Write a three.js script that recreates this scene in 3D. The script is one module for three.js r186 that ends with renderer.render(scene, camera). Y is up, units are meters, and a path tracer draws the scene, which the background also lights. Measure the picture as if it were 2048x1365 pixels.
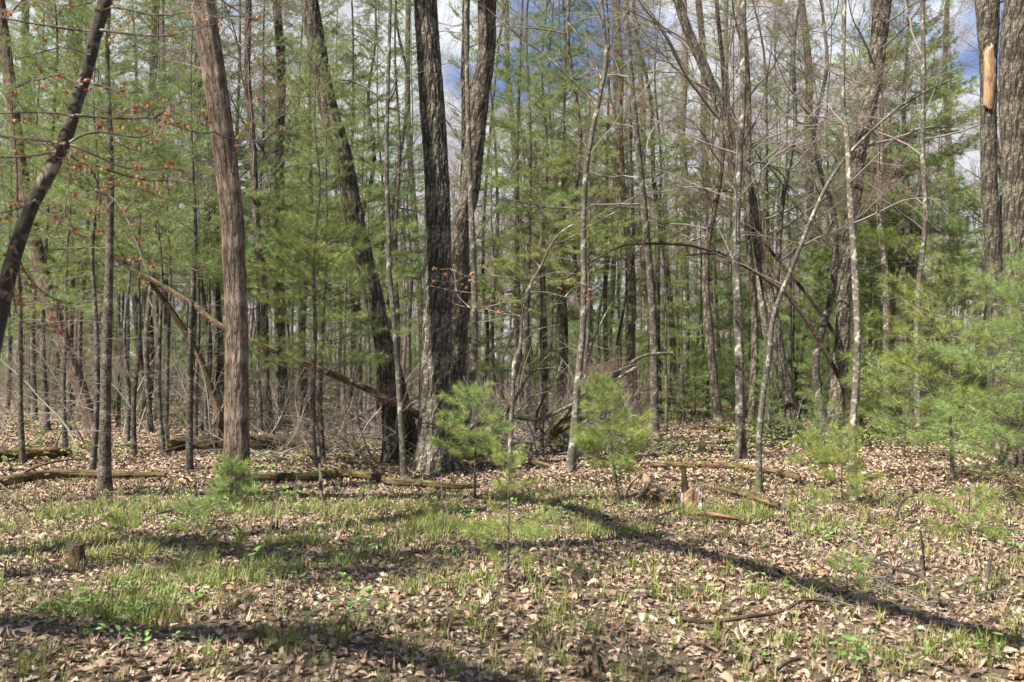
import * as THREE from 'three';
import { ImprovedNoise } from 'three/addons/math/ImprovedNoise.js';

// ---------------------------------------------------------------- camera, sky, sun, exposure
const scene = new THREE.Scene();
const FOCAL = 1991, HORIZON = 735, EYE = 1.6;              // pixels of the 2048 wide photograph, metres
const camera = new THREE.PerspectiveCamera(2 * Math.atan(682.5 / FOCAL) * 180 / Math.PI, 1.5, 0.05, 600);
const PITCH = Math.atan((HORIZON - 682.5) / FOCAL);
camera.position.set(0, EYE, 0);
camera.rotation.x = PITCH;
camera.focus = 15;
camera.userData.fStop = 4;

const SUN_EL = 50 * Math.PI / 180, SUN_AZ = 37 * Math.PI / 180; // high at the left, a little behind the camera
const sunDir = new THREE.Vector3(-Math.cos(SUN_EL) * Math.cos(SUN_AZ), Math.sin(SUN_EL), Math.cos(SUN_EL) * Math.sin(SUN_AZ));
const sun = new THREE.DirectionalLight(new THREE.Color(1.0, 0.93, 0.82), 5);
sun.position.copy(sunDir).multiplyScalar(80);
sun.castShadow = true;
sun.shadow.mapSize.set(4096, 4096);
Object.assign(sun.shadow.camera, { left: -60, right: 60, top: 60, bottom: -60, near: 1, far: 200 });
scene.add(sun, sun.target);

const renderer = new THREE.WebGLRenderer({ antialias: true });
renderer.toneMapping = THREE.LinearToneMapping;
renderer.toneMappingExposure = 2.7;
renderer.shadowMap.enabled = true;
renderer.shadowMap.type = THREE.PCFSoftShadowMap;

// ---------------------------------------------------------------- numbers
function rng(seed) {
  let s = seed | 0;
  return () => { s = (s + 0x6d2b79f5) | 0; let t = Math.imul(s ^ (s >>> 15), 1 | s); t = (t + Math.imul(t ^ (t >>> 7), 61 | t)) ^ t; return ((t ^ (t >>> 14)) >>> 0) / 4294967296; };
}
const perlin = new ImprovedNoise();
const noise = (x, y, z = 0) => perlin.noise(x, y, z);
const fbm = (x, y, z, n = 4) => { let a = 0, w = 0.5; for (let i = 0; i < n; i++) { a += w * noise(x, y, z); x = x * 2.03 + 7.1; y = y * 2.03 + 3.7; z = z * 2.03 + 1.3; w *= 0.5; } return a; };
const clamp = (x, a = 0, b = 1) => Math.min(b, Math.max(a, x));
const smooth = (a, b, x) => { const t = clamp((x - a) / (b - a)); return t * t * (3 - 2 * t); };
const mix = (a, b, t) => a + (b - a) * t;
const V = (x, y, z) => new THREE.Vector3(x, y, z);

// a pixel of the photograph as a point at a given distance, or on the ground
function ray(x, y) {
  const u = (x - 1024) / FOCAL, v = (682.5 - y) / FOCAL, c = Math.cos(PITCH), s = Math.sin(PITCH);
  return V(u, s + v * c, -c + v * s);
}
const at = (x, y, d) => { const r = ray(x, y); return V(0, EYE, 0).addScaledVector(r, d / -r.z); };
const hgt = (x, z) => 0.07 * noise(x * 0.35, z * 0.35, 4.2) + 0.03 * noise(x * 1.3, z * 1.3, 9.1);
function onGround(x, y) { const r = ray(x, y), t = -EYE / r.y, p = V(r.x * t, 0, r.z * t); p.y = hgt(p.x, p.z); return p; }
// the point at height h whose shadow falls on ground point (x, -d)
const caster = (x, d, h) => V(x, 0, -d).addScaledVector(sunDir, h / sunDir.y);

// ---------------------------------------------------------------- sky: blue with broken white cloud
{
  const W = 1024, H = 512, data = new Float32Array(W * H * 4);
  for (let j = 0; j < H; j++) for (let i = 0; i < W; i++) {
    const el = ((j + 0.5) / H - 0.5) * Math.PI, az = ((i + 0.5) / W - 0.5) * 2 * Math.PI;
    const y = Math.max(Math.sin(el), 0), x = Math.cos(el) * Math.cos(az + 0.29), z = Math.cos(el) * Math.sin(az + 0.29);
    const k = 1.6 / (y + 0.22), px = x * k + 3.3, pz = z * k + 1.7;
    let c = fbm(px * 0.9, pz * 0.9, 0.5, 6) + 0.35 * fbm(px * 3.1, pz * 3.1, 2.5, 4);
    const cover = smooth(-0.13, 0.16, c + 0.37 * (1 - smooth(0.05, 0.5, y)));
    const body = 0.86 + 0.5 * fbm(px * 2 + 9, pz * 2, 5.5, 4);
    const h = 1 - smooth(0, 0.6, y);
    const blue = [mix(0.036, 0.10, h), mix(0.088, 0.165, h), mix(0.235, 0.29, h)];
    const cloud = [0.385 * body, 0.397 * body, 0.416 * body];
    const o = (j * W + i) * 4;
    for (let q = 0; q < 3; q++) data[o + q] = mix(blue[q], cloud[q], cover);
    data[o + 3] = 1;
  }
  const sky = new THREE.DataTexture(data, W, H, THREE.RGBAFormat, THREE.FloatType);
  sky.mapping = THREE.EquirectangularReflectionMapping;
  sky.magFilter = sky.minFilter = THREE.LinearFilter;
  sky.needsUpdate = true;
  scene.background = sky;
  scene.environment = sky;
}

// ---------------------------------------------------------------- textures (periodic noise, so that they tile)
function lattice(seed) {
  const r = rng(seed), t = new Float32Array(65536);
  for (let i = 0; i < 65536; i++) t[i] = r();
  return (x, y, px, py) => {                       // value noise with periods px, py
    const xi = Math.floor(x), yi = Math.floor(y), fx = x - xi, fy = y - yi, u = fx * fx * (3 - 2 * fx), v = fy * fy * (3 - 2 * fy);
    const x0 = ((xi % px) + px) % px, x1 = (x0 + 1) % px, y0 = ((yi % py) + py) % py, y1 = (y0 + 1) % py;
    const g = (a, b) => t[(a * 197 + b * 7919 + 13) & 65535];
    return mix(mix(g(x0, y0), g(x1, y0), u), mix(g(x0, y1), g(x1, y1), u), v);
  };
}
function texturePair(W, H, f) {                     // f(u, v) -> [r, g, b (sRGB 0..1), height 0..1]
  const c = new Uint8Array(W * H * 4), b = new Uint8Array(W * H * 4);
  for (let j = 0; j < H; j++) for (let i = 0; i < W; i++) {
    const q = f(i / W, j / H), o = (j * W + i) * 4;
    for (let k = 0; k < 3; k++) { c[o + k] = clamp(q[k]) * 255; b[o + k] = clamp(q[3]) * 255; }
    c[o + 3] = b[o + 3] = 255;
  }
  return [c, b].map((d, k) => {
    const t = new THREE.DataTexture(d, W, H);
    t.wrapS = t.wrapT = THREE.RepeatWrapping; t.magFilter = THREE.LinearFilter; t.minFilter = THREE.LinearMipmapLinearFilter; t.generateMipmaps = true;
    if (!k) t.colorSpace = THREE.SRGBColorSpace;
    t.needsUpdate = true;
    return t;
  });
}
// furrowed bark: long wavering ridges broken into plates; sx ridges round, sy breaks up the tile
function barkTexture(seed, { ridge, groove, lichen, lichenAmount, sx, sy, contrast }) {
  const n = lattice(seed);
  const oct = (u, v, px, py, k = 4) => { let a = 0, w = 0.5; for (let i = 0; i < k; i++) { a += w * n(u * px + i * 0.37, v * py + i * 0.71, px, py); px *= 2; py *= 2; w *= 0.5; } return a / (1 - Math.pow(0.5, k)); };
  return texturePair(256, 1024, (u, v) => {
    const wob = (oct(u, v, 4, 6) - 0.5) * 0.10;
    const a = Math.abs(2 * n((u + wob) * sx, v * sy, sx, sy) - 1), b = Math.abs(2 * n((u + wob * 0.6) * sx * 2, v * sy * 2.0, sx * 2, sy * 2) - 1);
    const cell = clamp(0.62 * a + 0.38 * b);                      // 0 in the grooves
    const plate = smooth(0.05, 0.38, cell) * (0.72 + 0.5 * (oct(u, v, 16, 48) - 0.5) * 2 * 0.6 + 0.2);
    const fine = oct(u, v, 32, 96, 3);
    const h = clamp(plate * 0.8 + fine * 0.2);
    const big = oct(u, v, 3, 5), t = clamp(mix(0.5, plate, contrast) + (fine - 0.5) * 0.5);
    const spot = smooth(0.52, 0.62, oct(u, v, 6, 20, 4)) * lichenAmount * smooth(0.3, 0.6, plate);
    const out = [0, 1, 2].map((k) => mix(mix(groove[k], ridge[k], t), lichen[k], spot) * (0.62 + 0.76 * big));
    out.push(h);
    return out;
  });
}
function barkMaterial(tex, bump, rep) {
  const [map, bm] = tex.map((t) => { const c = t.clone(); c.repeat.set(rep[0], rep[1]); c.needsUpdate = true; return c; });
  return new THREE.MeshStandardMaterial({ map, bumpMap: bm, bumpScale: bump, roughness: 0.95, metalness: 0, vertexColors: true, color: new THREE.Color().setScalar(0.74) });
}
const oakTex = barkTexture(11, { ridge: [0.455, 0.41, 0.36], groove: [0.17, 0.135, 0.105], lichen: [0.60, 0.62, 0.56], lichenAmount: 0.75, sx: 7, sy: 3, contrast: 0.8 });
const mapleTex = barkTexture(23, { ridge: [0.48, 0.43, 0.385], groove: [0.27, 0.215, 0.175], lichen: [0.56, 0.535, 0.5], lichenAmount: 0.3, sx: 10, sy: 4, contrast: 0.9 });
const greyTex = barkTexture(37, { ridge: [0.47, 0.445, 0.41], groove: [0.33, 0.30, 0.27], lichen: [0.66, 0.675, 0.63], lichenAmount: 0.9, sx: 5, sy: 14, contrast: 0.5 });
const pineTex = barkTexture(41, { ridge: [0.40, 0.365, 0.335], groove: [0.22, 0.19, 0.165], lichen: [0.52, 0.55, 0.50], lichenAmount: 0.45, sx: 6, sy: 18, contrast: 0.8 });
const rotTex = barkTexture(53, { ridge: [0.47, 0.40, 0.32], groove: [0.26, 0.205, 0.155], lichen: [0.54, 0.49, 0.43], lichenAmount: 0.5, sx: 9, sy: 4, contrast: 0.8 });
const M = {
  oak: barkMaterial(oakTex, 0.02, [5.2, 1.6]),
  maple: barkMaterial(mapleTex, 0.01, [4.6, 1.4]),
  grey: barkMaterial(greyTex, 0.004, [3, 1.0]),
  pine: barkMaterial(pineTex, 0.006, [3, 1.4]),
  rot: barkMaterial(rotTex, 0.012, [3, 1.2]),
  twig: new THREE.MeshStandardMaterial({ vertexColors: true, roughness: 0.85, color: new THREE.Color().setScalar(0.75) }),
  needle: new THREE.MeshPhysicalMaterial({ vertexColors: true, roughness: 0.45, transmission: 0.48, thickness: 0, side: THREE.DoubleSide }),
  leaf: new THREE.MeshPhysicalMaterial({ vertexColors: true, roughness: 0.8, transmission: 0.12, thickness: 0, side: THREE.DoubleSide }),
  grass: new THREE.MeshPhysicalMaterial({ vertexColors: true, roughness: 0.7, transmission: 0.35, thickness: 0, side: THREE.DoubleSide }),
  blossom: new THREE.MeshPhysicalMaterial({ vertexColors: true, roughness: 0.8, transmission: 0.35, thickness: 0, side: THREE.DoubleSide }),
};

// ---------------------------------------------------------------- mesh builder
class Build {
  constructor() { this.p = []; this.c = []; this.u = []; this.i = []; this.n = 0; }
  vert(x, y, z, c, u = 0, v = 0) { this.p.push(x, y, z); this.c.push(c[0], c[1], c[2]); this.u.push(u, v); return this.n++; }
  tri(a, b, c) { this.i.push(a, b, c); }
  quad(a, b, c, d) { this.i.push(a, b, c, a, c, d); }
  // tube through points with radii; opt.color(point, angle, t) and opt.push(angle, t, point) give colour and relief
  tube(pts, radii, sides, opt = {}) {
    const n = pts.length, tan = V(0, 0, 0), side = V(0, 0, 0), up = V(0, 0, 0);
    const ref = opt.ref ? opt.ref.clone() : V(0.31, 0.17, 0.93);
    let len = 0, first = -1, prevRow = -1;
    const col = opt.tint || [1, 1, 1];
    for (let k = 0; k < n; k++) {
      tan.copy(pts[Math.min(k + 1, n - 1)]).sub(pts[Math.max(k - 1, 0)]).normalize();
      if (k) len += pts[k].distanceTo(pts[k - 1]);
      side.copy(ref).addScaledVector(tan, -ref.dot(tan)).normalize(); ref.copy(side);
      up.crossVectors(tan, side);
      const t = k / (n - 1), row = this.n;
      if (first < 0) first = row;
      for (let s = 0; s <= sides; s++) {
        const a = s / sides * 2 * Math.PI, cs = Math.cos(a), sn = Math.sin(a);
        const dx = side.x * cs + up.x * sn, dy = side.y * cs + up.y * sn, dz = side.z * cs + up.z * sn;
        const r = radii[k] + (opt.push ? opt.push(dx, dy, dz, t, pts[k], radii[k], len) : 0);
        const x = pts[k].x + dx * r, y = pts[k].y + dy * r, z = pts[k].z + dz * r;
        this.vert(x, y, z, opt.color ? opt.color(x, y, z, dx, dy, dz, t) : col, (opt.u0 || 0) + s / sides * (opt.around || 2 * Math.PI * radii[0]), (opt.v0 || 0) + len);
      }
      if (prevRow >= 0) for (let s = 0; s < sides; s++) this.quad(prevRow + s, prevRow + s + 1, row + s + 1, row + s);
      prevRow = row;
    }
    if (opt.cap) for (const [row, end] of [[first, 0], [prevRow, n - 1]]) {
      const cc = opt.capColor || col, q = pts[end], m = this.vert(q.x, q.y, q.z, cc, 0.5, 0.5), base = this.n;
      for (let s = 0; s <= sides; s++) this.vert(this.p[(row + s) * 3], this.p[(row + s) * 3 + 1], this.p[(row + s) * 3 + 2], cc, 0.5 + 0.05 * Math.cos(s), 0.5 + 0.05 * Math.sin(s));
      for (let s = 0; s < sides; s++) end ? this.tri(m, base + s, base + s + 1) : this.tri(m, base + s + 1, base + s);
    }
    (this.seams ||= []).push([first, n, sides]);
    return this;
  }
  geometry() {
    const g = new THREE.BufferGeometry();
    g.setAttribute('position', new THREE.Float32BufferAttribute(this.p, 3));
    g.setAttribute('color', new THREE.Float32BufferAttribute(this.c, 3));
    g.setAttribute('uv', new THREE.Float32BufferAttribute(this.u, 2));
    g.setIndex(this.i);
    g.computeVertexNormals();
    const nn = g.attributes.normal;
    for (const [first, n, sides] of this.seams || []) for (let k = 0; k < n; k++) {
      const a = first + k * (sides + 1), b = a + sides;
      const v = V(nn.getX(a) + nn.getX(b), nn.getY(a) + nn.getY(b), nn.getZ(a) + nn.getZ(b)).normalize();
      nn.setXYZ(a, v.x, v.y, v.z); nn.setXYZ(b, v.x, v.y, v.z);
    }
    return g;
  }
}
function resample(pts, radii, step) {                // smooth curve with radii, about one ring per step
  const c = new THREE.CatmullRomCurve3(pts, false, 'centripetal'), n = Math.max(3, Math.ceil(c.getLength() / step));
  const P = [], R = [];
  for (let k = 0; k <= n; k++) {
    const t = k / n, f = t * (pts.length - 1), i = Math.min(Math.floor(f), pts.length - 2);
    P.push(c.getPoint(t)); R.push(mix(radii[i], radii[i + 1], f - i));
  }
  return [P, R];
}

// ---------------------------------------------------------------- naming
const taken = {};
function numbered(name) { const k = taken[name] || 0; taken[name] = k + 1; return k ? name + '_' + String(k).padStart(3, '0') : name; }
function thing(name, label, category, position, group) {
  const o = new THREE.Group(); o.name = numbered(name); o.position.copy(position);
  o.userData = { label, category }; if (group) o.userData.group = group;
  scene.add(o); return o;
}
function part(name, geometry, material, parent, label) {
  const m = new THREE.Mesh(geometry, material); m.name = name; m.castShadow = m.receiveShadow = true;
  if (label) m.userData.label = label;
  parent.add(m); return m;
}
function inst(name, geometry, material, matrices, parent, colors, label) {
  if (!matrices.length) return null;
  const m = new THREE.InstancedMesh(geometry, material, matrices.length);
  m.name = name; m.castShadow = m.receiveShadow = true; m.userData.kind = 'stuff';
  if (label) m.userData.label = label;
  matrices.forEach((q, i) => m.setMatrixAt(i, q));
  if (colors) colors.forEach((c, i) => m.setColorAt(i, c));
  m.instanceMatrix.needsUpdate = true;
  parent.add(m); return m;
}
const structure = (o, name, label) => { o.name = name; o.userData = { kind: 'structure', label }; o.receiveShadow = true; scene.add(o); return o; };
// a matrix that lays a model's +x axis along dir, its +y as near to up as it goes, turned by roll
function place(pos, dir, scale, roll = 0, upHint = V(0, 1, 0)) {
  const x = dir.clone().normalize(); let z = V(0, 0, 0).crossVectors(x, upHint); if (z.lengthSq() < 1e-5) z.set(0, 0, 1); z.normalize();
  const y = V(0, 0, 0).crossVectors(z, x);
  const m = new THREE.Matrix4().makeBasis(x, y, z);
  m.multiply(new THREE.Matrix4().makeRotationX(roll));
  m.scale(scale.isVector3 ? scale : V(scale, scale, scale)); m.setPosition(pos); return m;
}
// ---------------------------------------------------------------- prototypes that trees share
const randDir = (r) => { const a = r() * 2 * Math.PI, y = r() * 2 - 1, s = Math.sqrt(1 - y * y); return V(s * Math.cos(a), y, s * Math.sin(a)); };
// a tuft of long soft pine needles sweeping forward from a twig
function needleTuft(b, r, from, dir, count, len, width, spread, tone) {
  const t1 = V(0, 0, 0).crossVectors(dir, Math.abs(dir.y) < 0.9 ? V(0, 1, 0) : V(1, 0, 0)).normalize(), t2 = V(0, 0, 0).crossVectors(dir, t1);
  for (let k = 0; k < count; k++) {
    const a = r() * 2 * Math.PI, e = spread * (0.35 + 0.75 * r()), back = r() * 0.07;
    const d = dir.clone().multiplyScalar(Math.cos(e)).addScaledVector(t1, Math.sin(e) * Math.cos(a)).addScaledVector(t2, Math.sin(e) * Math.sin(a));
    d.y -= 0.10; d.normalize();
    const p = from.clone().addScaledVector(dir, -back), l = len * (0.7 + 0.5 * r());
    const w = V(0, 0, 0).crossVectors(d, randDir(r)).normalize().multiplyScalar(width * 0.5);
    const q = tone * (0.75 + 0.5 * r()), yel = r();
    const c = [mix(0.21, 0.32, yel) * q, mix(0.325, 0.365, yel) * q, mix(0.10, 0.072, yel) * q];
    const i = b.vert(p.x - w.x, p.y - w.y, p.z - w.z, c), j = b.vert(p.x + w.x, p.y + w.y, p.z + w.z, c);
    const m = p.clone().addScaledVector(d, l); m.y -= l * l * 0.8;
    b.tri(i, j, b.vert(m.x, m.y, m.z, c));
  }
}
// a flat-lying pine bough along +x: wood and needles apart
function makeBough(seed, L, { tufts, needles, len, width, thick, rust = 0 }) {
  const r = rng(seed), w = new Build(), f = new Build(), brown = [0.16, 0.125, 0.095];
  const axis = (t) => V(L * t, L * (0.24 * t * t - 0.05 * t) + L * 0.04 * Math.sin(t * 6 + seed), L * 0.09 * Math.sin(t * 4 + seed * 1.7));
  const run = (fn, r0, r1, n) => { const P = [], R = []; for (let k = 0; k <= n; k++) { P.push(fn(k / n)); R.push(mix(r0, r1, k / n)); } w.tube(P, R, 3, { tint: brown }); };
  run(axis, thick, thick * 0.25, 6);
  const tuft = (p, d) => needleTuft(f, r, p, d, needles, len, width, 1.05, r() < rust ? 0.8 : 0.85 + 0.4 * r());
  tuft(axis(1), V(1, 0.25, 0).normalize()); tuft(axis(0.93), V(1, 0.2, 0).normalize());
  const n = Math.round(tufts * 0.36);
  for (let k = 0; k < n; k++) {
    const t = mix(0.22, 0.96, (k + r() * 0.7) / n), p = axis(t), sgn = k % 2 ? 1 : -1;
    const l = L * (0.44 * (1 - t) + 0.10) * (0.7 + 0.5 * r()), ang = mix(0.6, 1.05, r());
    const d = V(Math.cos(ang), 0.05 + 0.55 * r(), sgn * Math.sin(ang)).normalize();
    const tw = (s) => p.clone().addScaledVector(d, l * s).add(V(l * 0.12 * s * s, l * 0.08 * s * s, 0));
    run(tw, thick * 0.4, thick * 0.16, 2);
    tuft(tw(1), d);
    const m = Math.max(1, Math.round(l / (len * 1.3)));
    for (let q = 0; q < m; q++) {
      const s = mix(0.35, 0.92, (q + r() * 0.5) / m);
      if (r() < 0.55) tuft(tw(s), d);
      else {
        const d2 = d.clone().applyAxisAngle(V(0, 1, 0), (r() < 0.5 ? 1 : -1) * mix(0.5, 0.9, r())), e = tw(s).addScaledVector(d2, l * 0.28);
        w.tube([tw(s), e], [thick * 0.2, thick * 0.12], 3, { tint: brown });
        tuft(e, d2);
      }
    }
  }
  return { wood: w.geometry(), needles: f.geometry(), L };
}
const BOUGH = {
  tiny: [1, 2, 3].map((s) => makeBough(100 + s, 0.34, { tufts: 16, needles: 40, len: 0.085, width: 0.002, thick: 0.0035 })),
  small: [1, 2, 3].map((s) => makeBough(120 + s, 0.75, { tufts: 26, needles: 34, len: 0.09, width: 0.002, thick: 0.006 })),
  mid: [1, 2, 3, 4].map((s) => makeBough(140 + s, 1.25, { tufts: 34, needles: 42, len: 0.105, width: 0.0026, thick: 0.009 })),
  far: [1, 2, 3, 4].map((s) => makeBough(160 + s, 2.2, { tufts: 48, needles: 38, len: 0.17, width: 0.0055, thick: 0.016 })),
};
// bare branching limb along +x, length 1; buds > 0 puts small red-brown buds and catkins at the ends
function makeLimb(seed, { levels, kids, thick, wob, buds = 0, tint = [0.22, 0.19, 0.165], lift = 0.12, ang = [0.5, 0.95], sides = 4, flat = 0.5 }) {
  const r = rng(seed), w = new Build();
  const grow = (p0, dir, len, rad, level) => {
    const n = level === 0 ? 9 : level === 1 ? 5 : 3, P = [p0.clone()], R = [rad], D = [dir.clone()], d = dir.clone(), p = p0.clone();
    for (let k = 1; k <= n; k++) {
      d.add(randDir(r).multiplyScalar(wob)).add(V(0, lift * (level ? 0.6 : 1) / n * 3, 0)).normalize();
      p.addScaledVector(d, len / n); P.push(p.clone()); R.push(mix(rad, rad * 0.22, k / n)); D.push(d.clone());
    }
    const c = 0.8 + 0.45 * r();
    w.tube(P, R, level === 0 ? sides : 3, { tint: tint.map((x) => x * c) });
    if (level < levels) {
      const m = Math.round(kids * (level ? 0.62 : 1));
      for (let k = 0; k < m; k++) {
        const t = mix(level ? 0.2 : 0.25, 0.98, (k + r()) / m), i = Math.min(n - 1, Math.floor(t * n)), q = P[i].clone().lerp(P[i + 1], t * n - i);
        const ax = randDir(r); ax.y *= 1 + flat * 2; ax.addScaledVector(D[i], -ax.dot(D[i])).normalize();
        const e = D[i].clone().applyAxisAngle(ax, mix(ang[0], ang[1], r()));
        grow(q, e, len * mix(0.55, 0.3, t) * (0.65 + 0.6 * r()), R[i] * 0.55, level + 1);
      }
    } else if (buds && r() < buds) {
      const e = P[n], s = 0.003 + 0.0028 * r(), red = r();
      const cc = [mix(0.24, 0.32, red), mix(0.16, 0.12, red), 0.08];
      const v = [[s, 0, 0], [-s, 0, 0], [0, s, 0], [0, -s, 0], [0, 0, s], [0, 0, -s]].map((o) => w.vert(e.x + o[0], e.y + o[1], e.z + o[2], cc));
      for (const [a, b, q] of [[0, 2, 4], [2, 1, 4], [1, 3, 4], [3, 0, 4], [2, 0, 5], [1, 2, 5], [3, 1, 5], [0, 3, 5]]) w.tri(v[a], v[b], v[q]);
    }
  };
  grow(V(0, 0, 0), V(1, 0, 0), 1, thick, 0);
  return w.geometry();
}
const LIMB = {
  tree: [1, 2, 3, 4].map((s) => makeLimb(200 + s, { levels: 3, kids: 10, thick: 0.0095, wob: 0.19, lift: 0.10 })),
  budded: [1, 2, 3].map((s) => makeLimb(220 + s, { levels: 3, kids: 10, thick: 0.008, wob: 0.17, lift: 0.14, buds: 0.9, tint: [0.25, 0.21, 0.19] })),
  twig: [1, 2, 3].map((s) => makeLimb(240 + s, { levels: 2, kids: 7, thick: 0.008, wob: 0.12, lift: 0.16, tint: [0.27, 0.24, 0.21] })),
  dead: [1, 2, 3, 4].map((s) => makeLimb(260 + s, { levels: 2, kids: 7, thick: 0.007, wob: 0.14, lift: -0.08, ang: [0.7, 1.2], tint: [0.24, 0.215, 0.19], flat: 1 })),
  brush: [1, 2, 3].map((s) => makeLimb(280 + s, { levels: 3, kids: 7, thick: 0.010, wob: 0.22, lift: 0.05, tint: [0.25, 0.215, 0.185], ang: [0.4, 1.1] })),
};

// ---------------------------------------------------------------- trees
const mossy = (amount, height) => (x, y, z, dx, dy, dz) => {
  const n = fbm(x * 9, y * 7, z * 9, 4), m = smooth(0.06, 0.2, n + 0.22 * amount - Math.max(0, y) / height * 0.35);
  const v = 0.82 + 0.7 * fbm(x * 2.3, y * 0.8, z * 2.3, 3);
  return [mix(v, 0.5, m), mix(v, 0.62, m), mix(v, 0.3, m)];
};
const plainBark = (tint = [1, 1, 1], vary = 0.5) => (x, y, z) => { const v = 1 + vary * fbm(x * 3 + 5, y * 0.9, z * 3, 3); return [tint[0] * v, tint[1] * v, tint[2] * v]; };
// furrowed relief in metres, long in y
const furrows = (depth, freq, long) => (dx, dy, dz, t, p, r, len) => {
  const q = freq, x = dx * r * q + p.x * 3, z = dz * r * q + p.z * 3, y = len * long;
  const a = Math.abs(noise(x, y, z)), b = Math.abs(noise(x * 2.1 + 8, y * 2.3, z * 2.1));
  return depth * (smooth(0, 0.3, a) * 0.7 + smooth(0, 0.35, b) * 0.3 - 0.8) + r * 0.05 * noise(dx * 1.5, len * 0.7, dz * 1.5);
};
// trunk from picture points [x, y, width] given bottom to top; continues past the picture's top to height
function stemPath(px, { height = 0, depthBack = 0, lift = 0.5, taper = 0.35, depth } = {}) {
  const base = depth ? at(px[0][0], px[0][1], depth) : onGround(px[0][0], px[0][1]), D = -base.z, P = [], R = [];
  px.forEach(([x, y, w], k) => {
    const d = D + depthBack * k / px.length, p = k ? at(x, y, d) : base.clone();
    P.push(p); R.push(w * d / FOCAL / 2);
  });
  if (height) {
    const a = P[P.length - 1], dir = a.clone().sub(P[Math.max(0, P.length - 3)]).normalize(), r0 = R[R.length - 1], y0 = a.y;
    const p = a.clone(), n = 4;
    for (let k = 1; k <= n; k++) { dir.y += lift * 0.3; dir.normalize(); p.addScaledVector(dir, (height - y0) / n / dir.y); P.push(p.clone()); R.push(mix(r0, r0 * taper, k / n)); }
  }
  return { P, R, base, D };
}
function trunkMesh(path, parent, { mat, sides = 16, step = 0.12, flare = 0.45, flareH = 0.16, push, color, sink = 0.12, name = 'trunk', label, grounded = true } = {}) {
  let [P, R] = resample(path.P, path.R, step);
  const o = parent.position, base = path.base || P[0];
  if (grounded) { P.unshift(P[0].clone().add(V(0, -sink, 0))); R.unshift(R[0]); }
  const L = P.map((p) => p.clone().sub(o));
  const b = new Build(), g0 = base.y;
  b.tube(L, R, sides, {
    ref: V(0, 0, -1), around: 2 * Math.PI * R[Math.floor(R.length * 0.3)],
    v0: (Math.abs(o.x * 7.3) % 1), u0: (Math.abs(o.z * 3.1) % 1),
    push: (dx, dy, dz, t, p, r, len) => {
      const h = p.y + o.y - g0, fl = grounded && flare ? r * flare * Math.exp(-Math.max(h, -0.05) / flareH) * (0.55 + 0.6 * Math.abs(noise(dx * 2.2 + o.x, 0.3, dz * 2.2)) * 2) : 0;
      return fl + (push ? push(dx, dy, dz, t, V(p.x + o.x, p.y, p.z + o.z), r, len) : r * 0.07 * noise(dx * 1.6 + o.x, len * 1.5, dz * 1.6 + o.z));
    },
    color: color ? (x, y, z, dx, dy, dz, t) => color(x + o.x, y, z + o.z, dx, dy, dz, t) : undefined,
  });
  return part(name, b.geometry(), mat, parent, label);
}
function stick(points, radii, parent, mat, { sides = 6, tint = [1, 1, 1], name = 'branch', step = 0.15, label, cap = true, capColor, push, color } = {}) {
  const [P, R] = resample(points.map((p) => p.clone().sub(parent.position)), radii, step);
  return part(name, new Build().tube(P, R, sides, { tint, cap, capColor, push, color, around: 2 * Math.PI * radii[0] }).geometry(), mat, parent, label);
}
const pathLength = (P) => { let s = 0; for (let k = 1; k < P.length; k++) s += P[k].distanceTo(P[k - 1]); return s; };
const crowns = new Map();
function crownOf(tree) {
  if (!crowns.has(tree)) { const c = new THREE.Group(); c.name = 'crown'; tree.add(c); crowns.set(tree, c); }
  return crowns.get(tree);
}
// limbs set along a stem between two heights
function limbs(tree, path, r, { kind, count, from, to, len, rise = [0.2, 0.8], name = 'branches', shrink = 0.6, mat = M.twig, avoid }) {
  const [P] = resample(path.P, path.R, 0.2), sets = LIMB[kind].map(() => []);
  const lo = P.findIndex((p) => p.y >= from); if (lo < 0) return;
  const ok = P.map((p, i) => i).filter((i) => P[i].y >= from && P[i].y <= to);
  for (let k = 0; k < count && ok.length; k++) {
    const f = (k + r()) / count, i = ok[Math.min(ok.length - 1, Math.floor(f * ok.length))], a = r() * 2 * Math.PI, up = mix(rise[0], rise[1], r());
    const d = V(Math.cos(a), up, Math.sin(a)).normalize(), l = mix(len[0], len[1], r()) * mix(1, 1 - shrink, f);
    if (avoid && avoid(P[i], d)) continue;
    sets[Math.floor(r() * sets.length)].push(place(P[i].clone().sub(tree.position), d, l, r() * 6.3));
  }
  sets.forEach((m, k) => inst(name, LIMB[kind][k], mat, m, crownOf(tree)));
}
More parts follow.
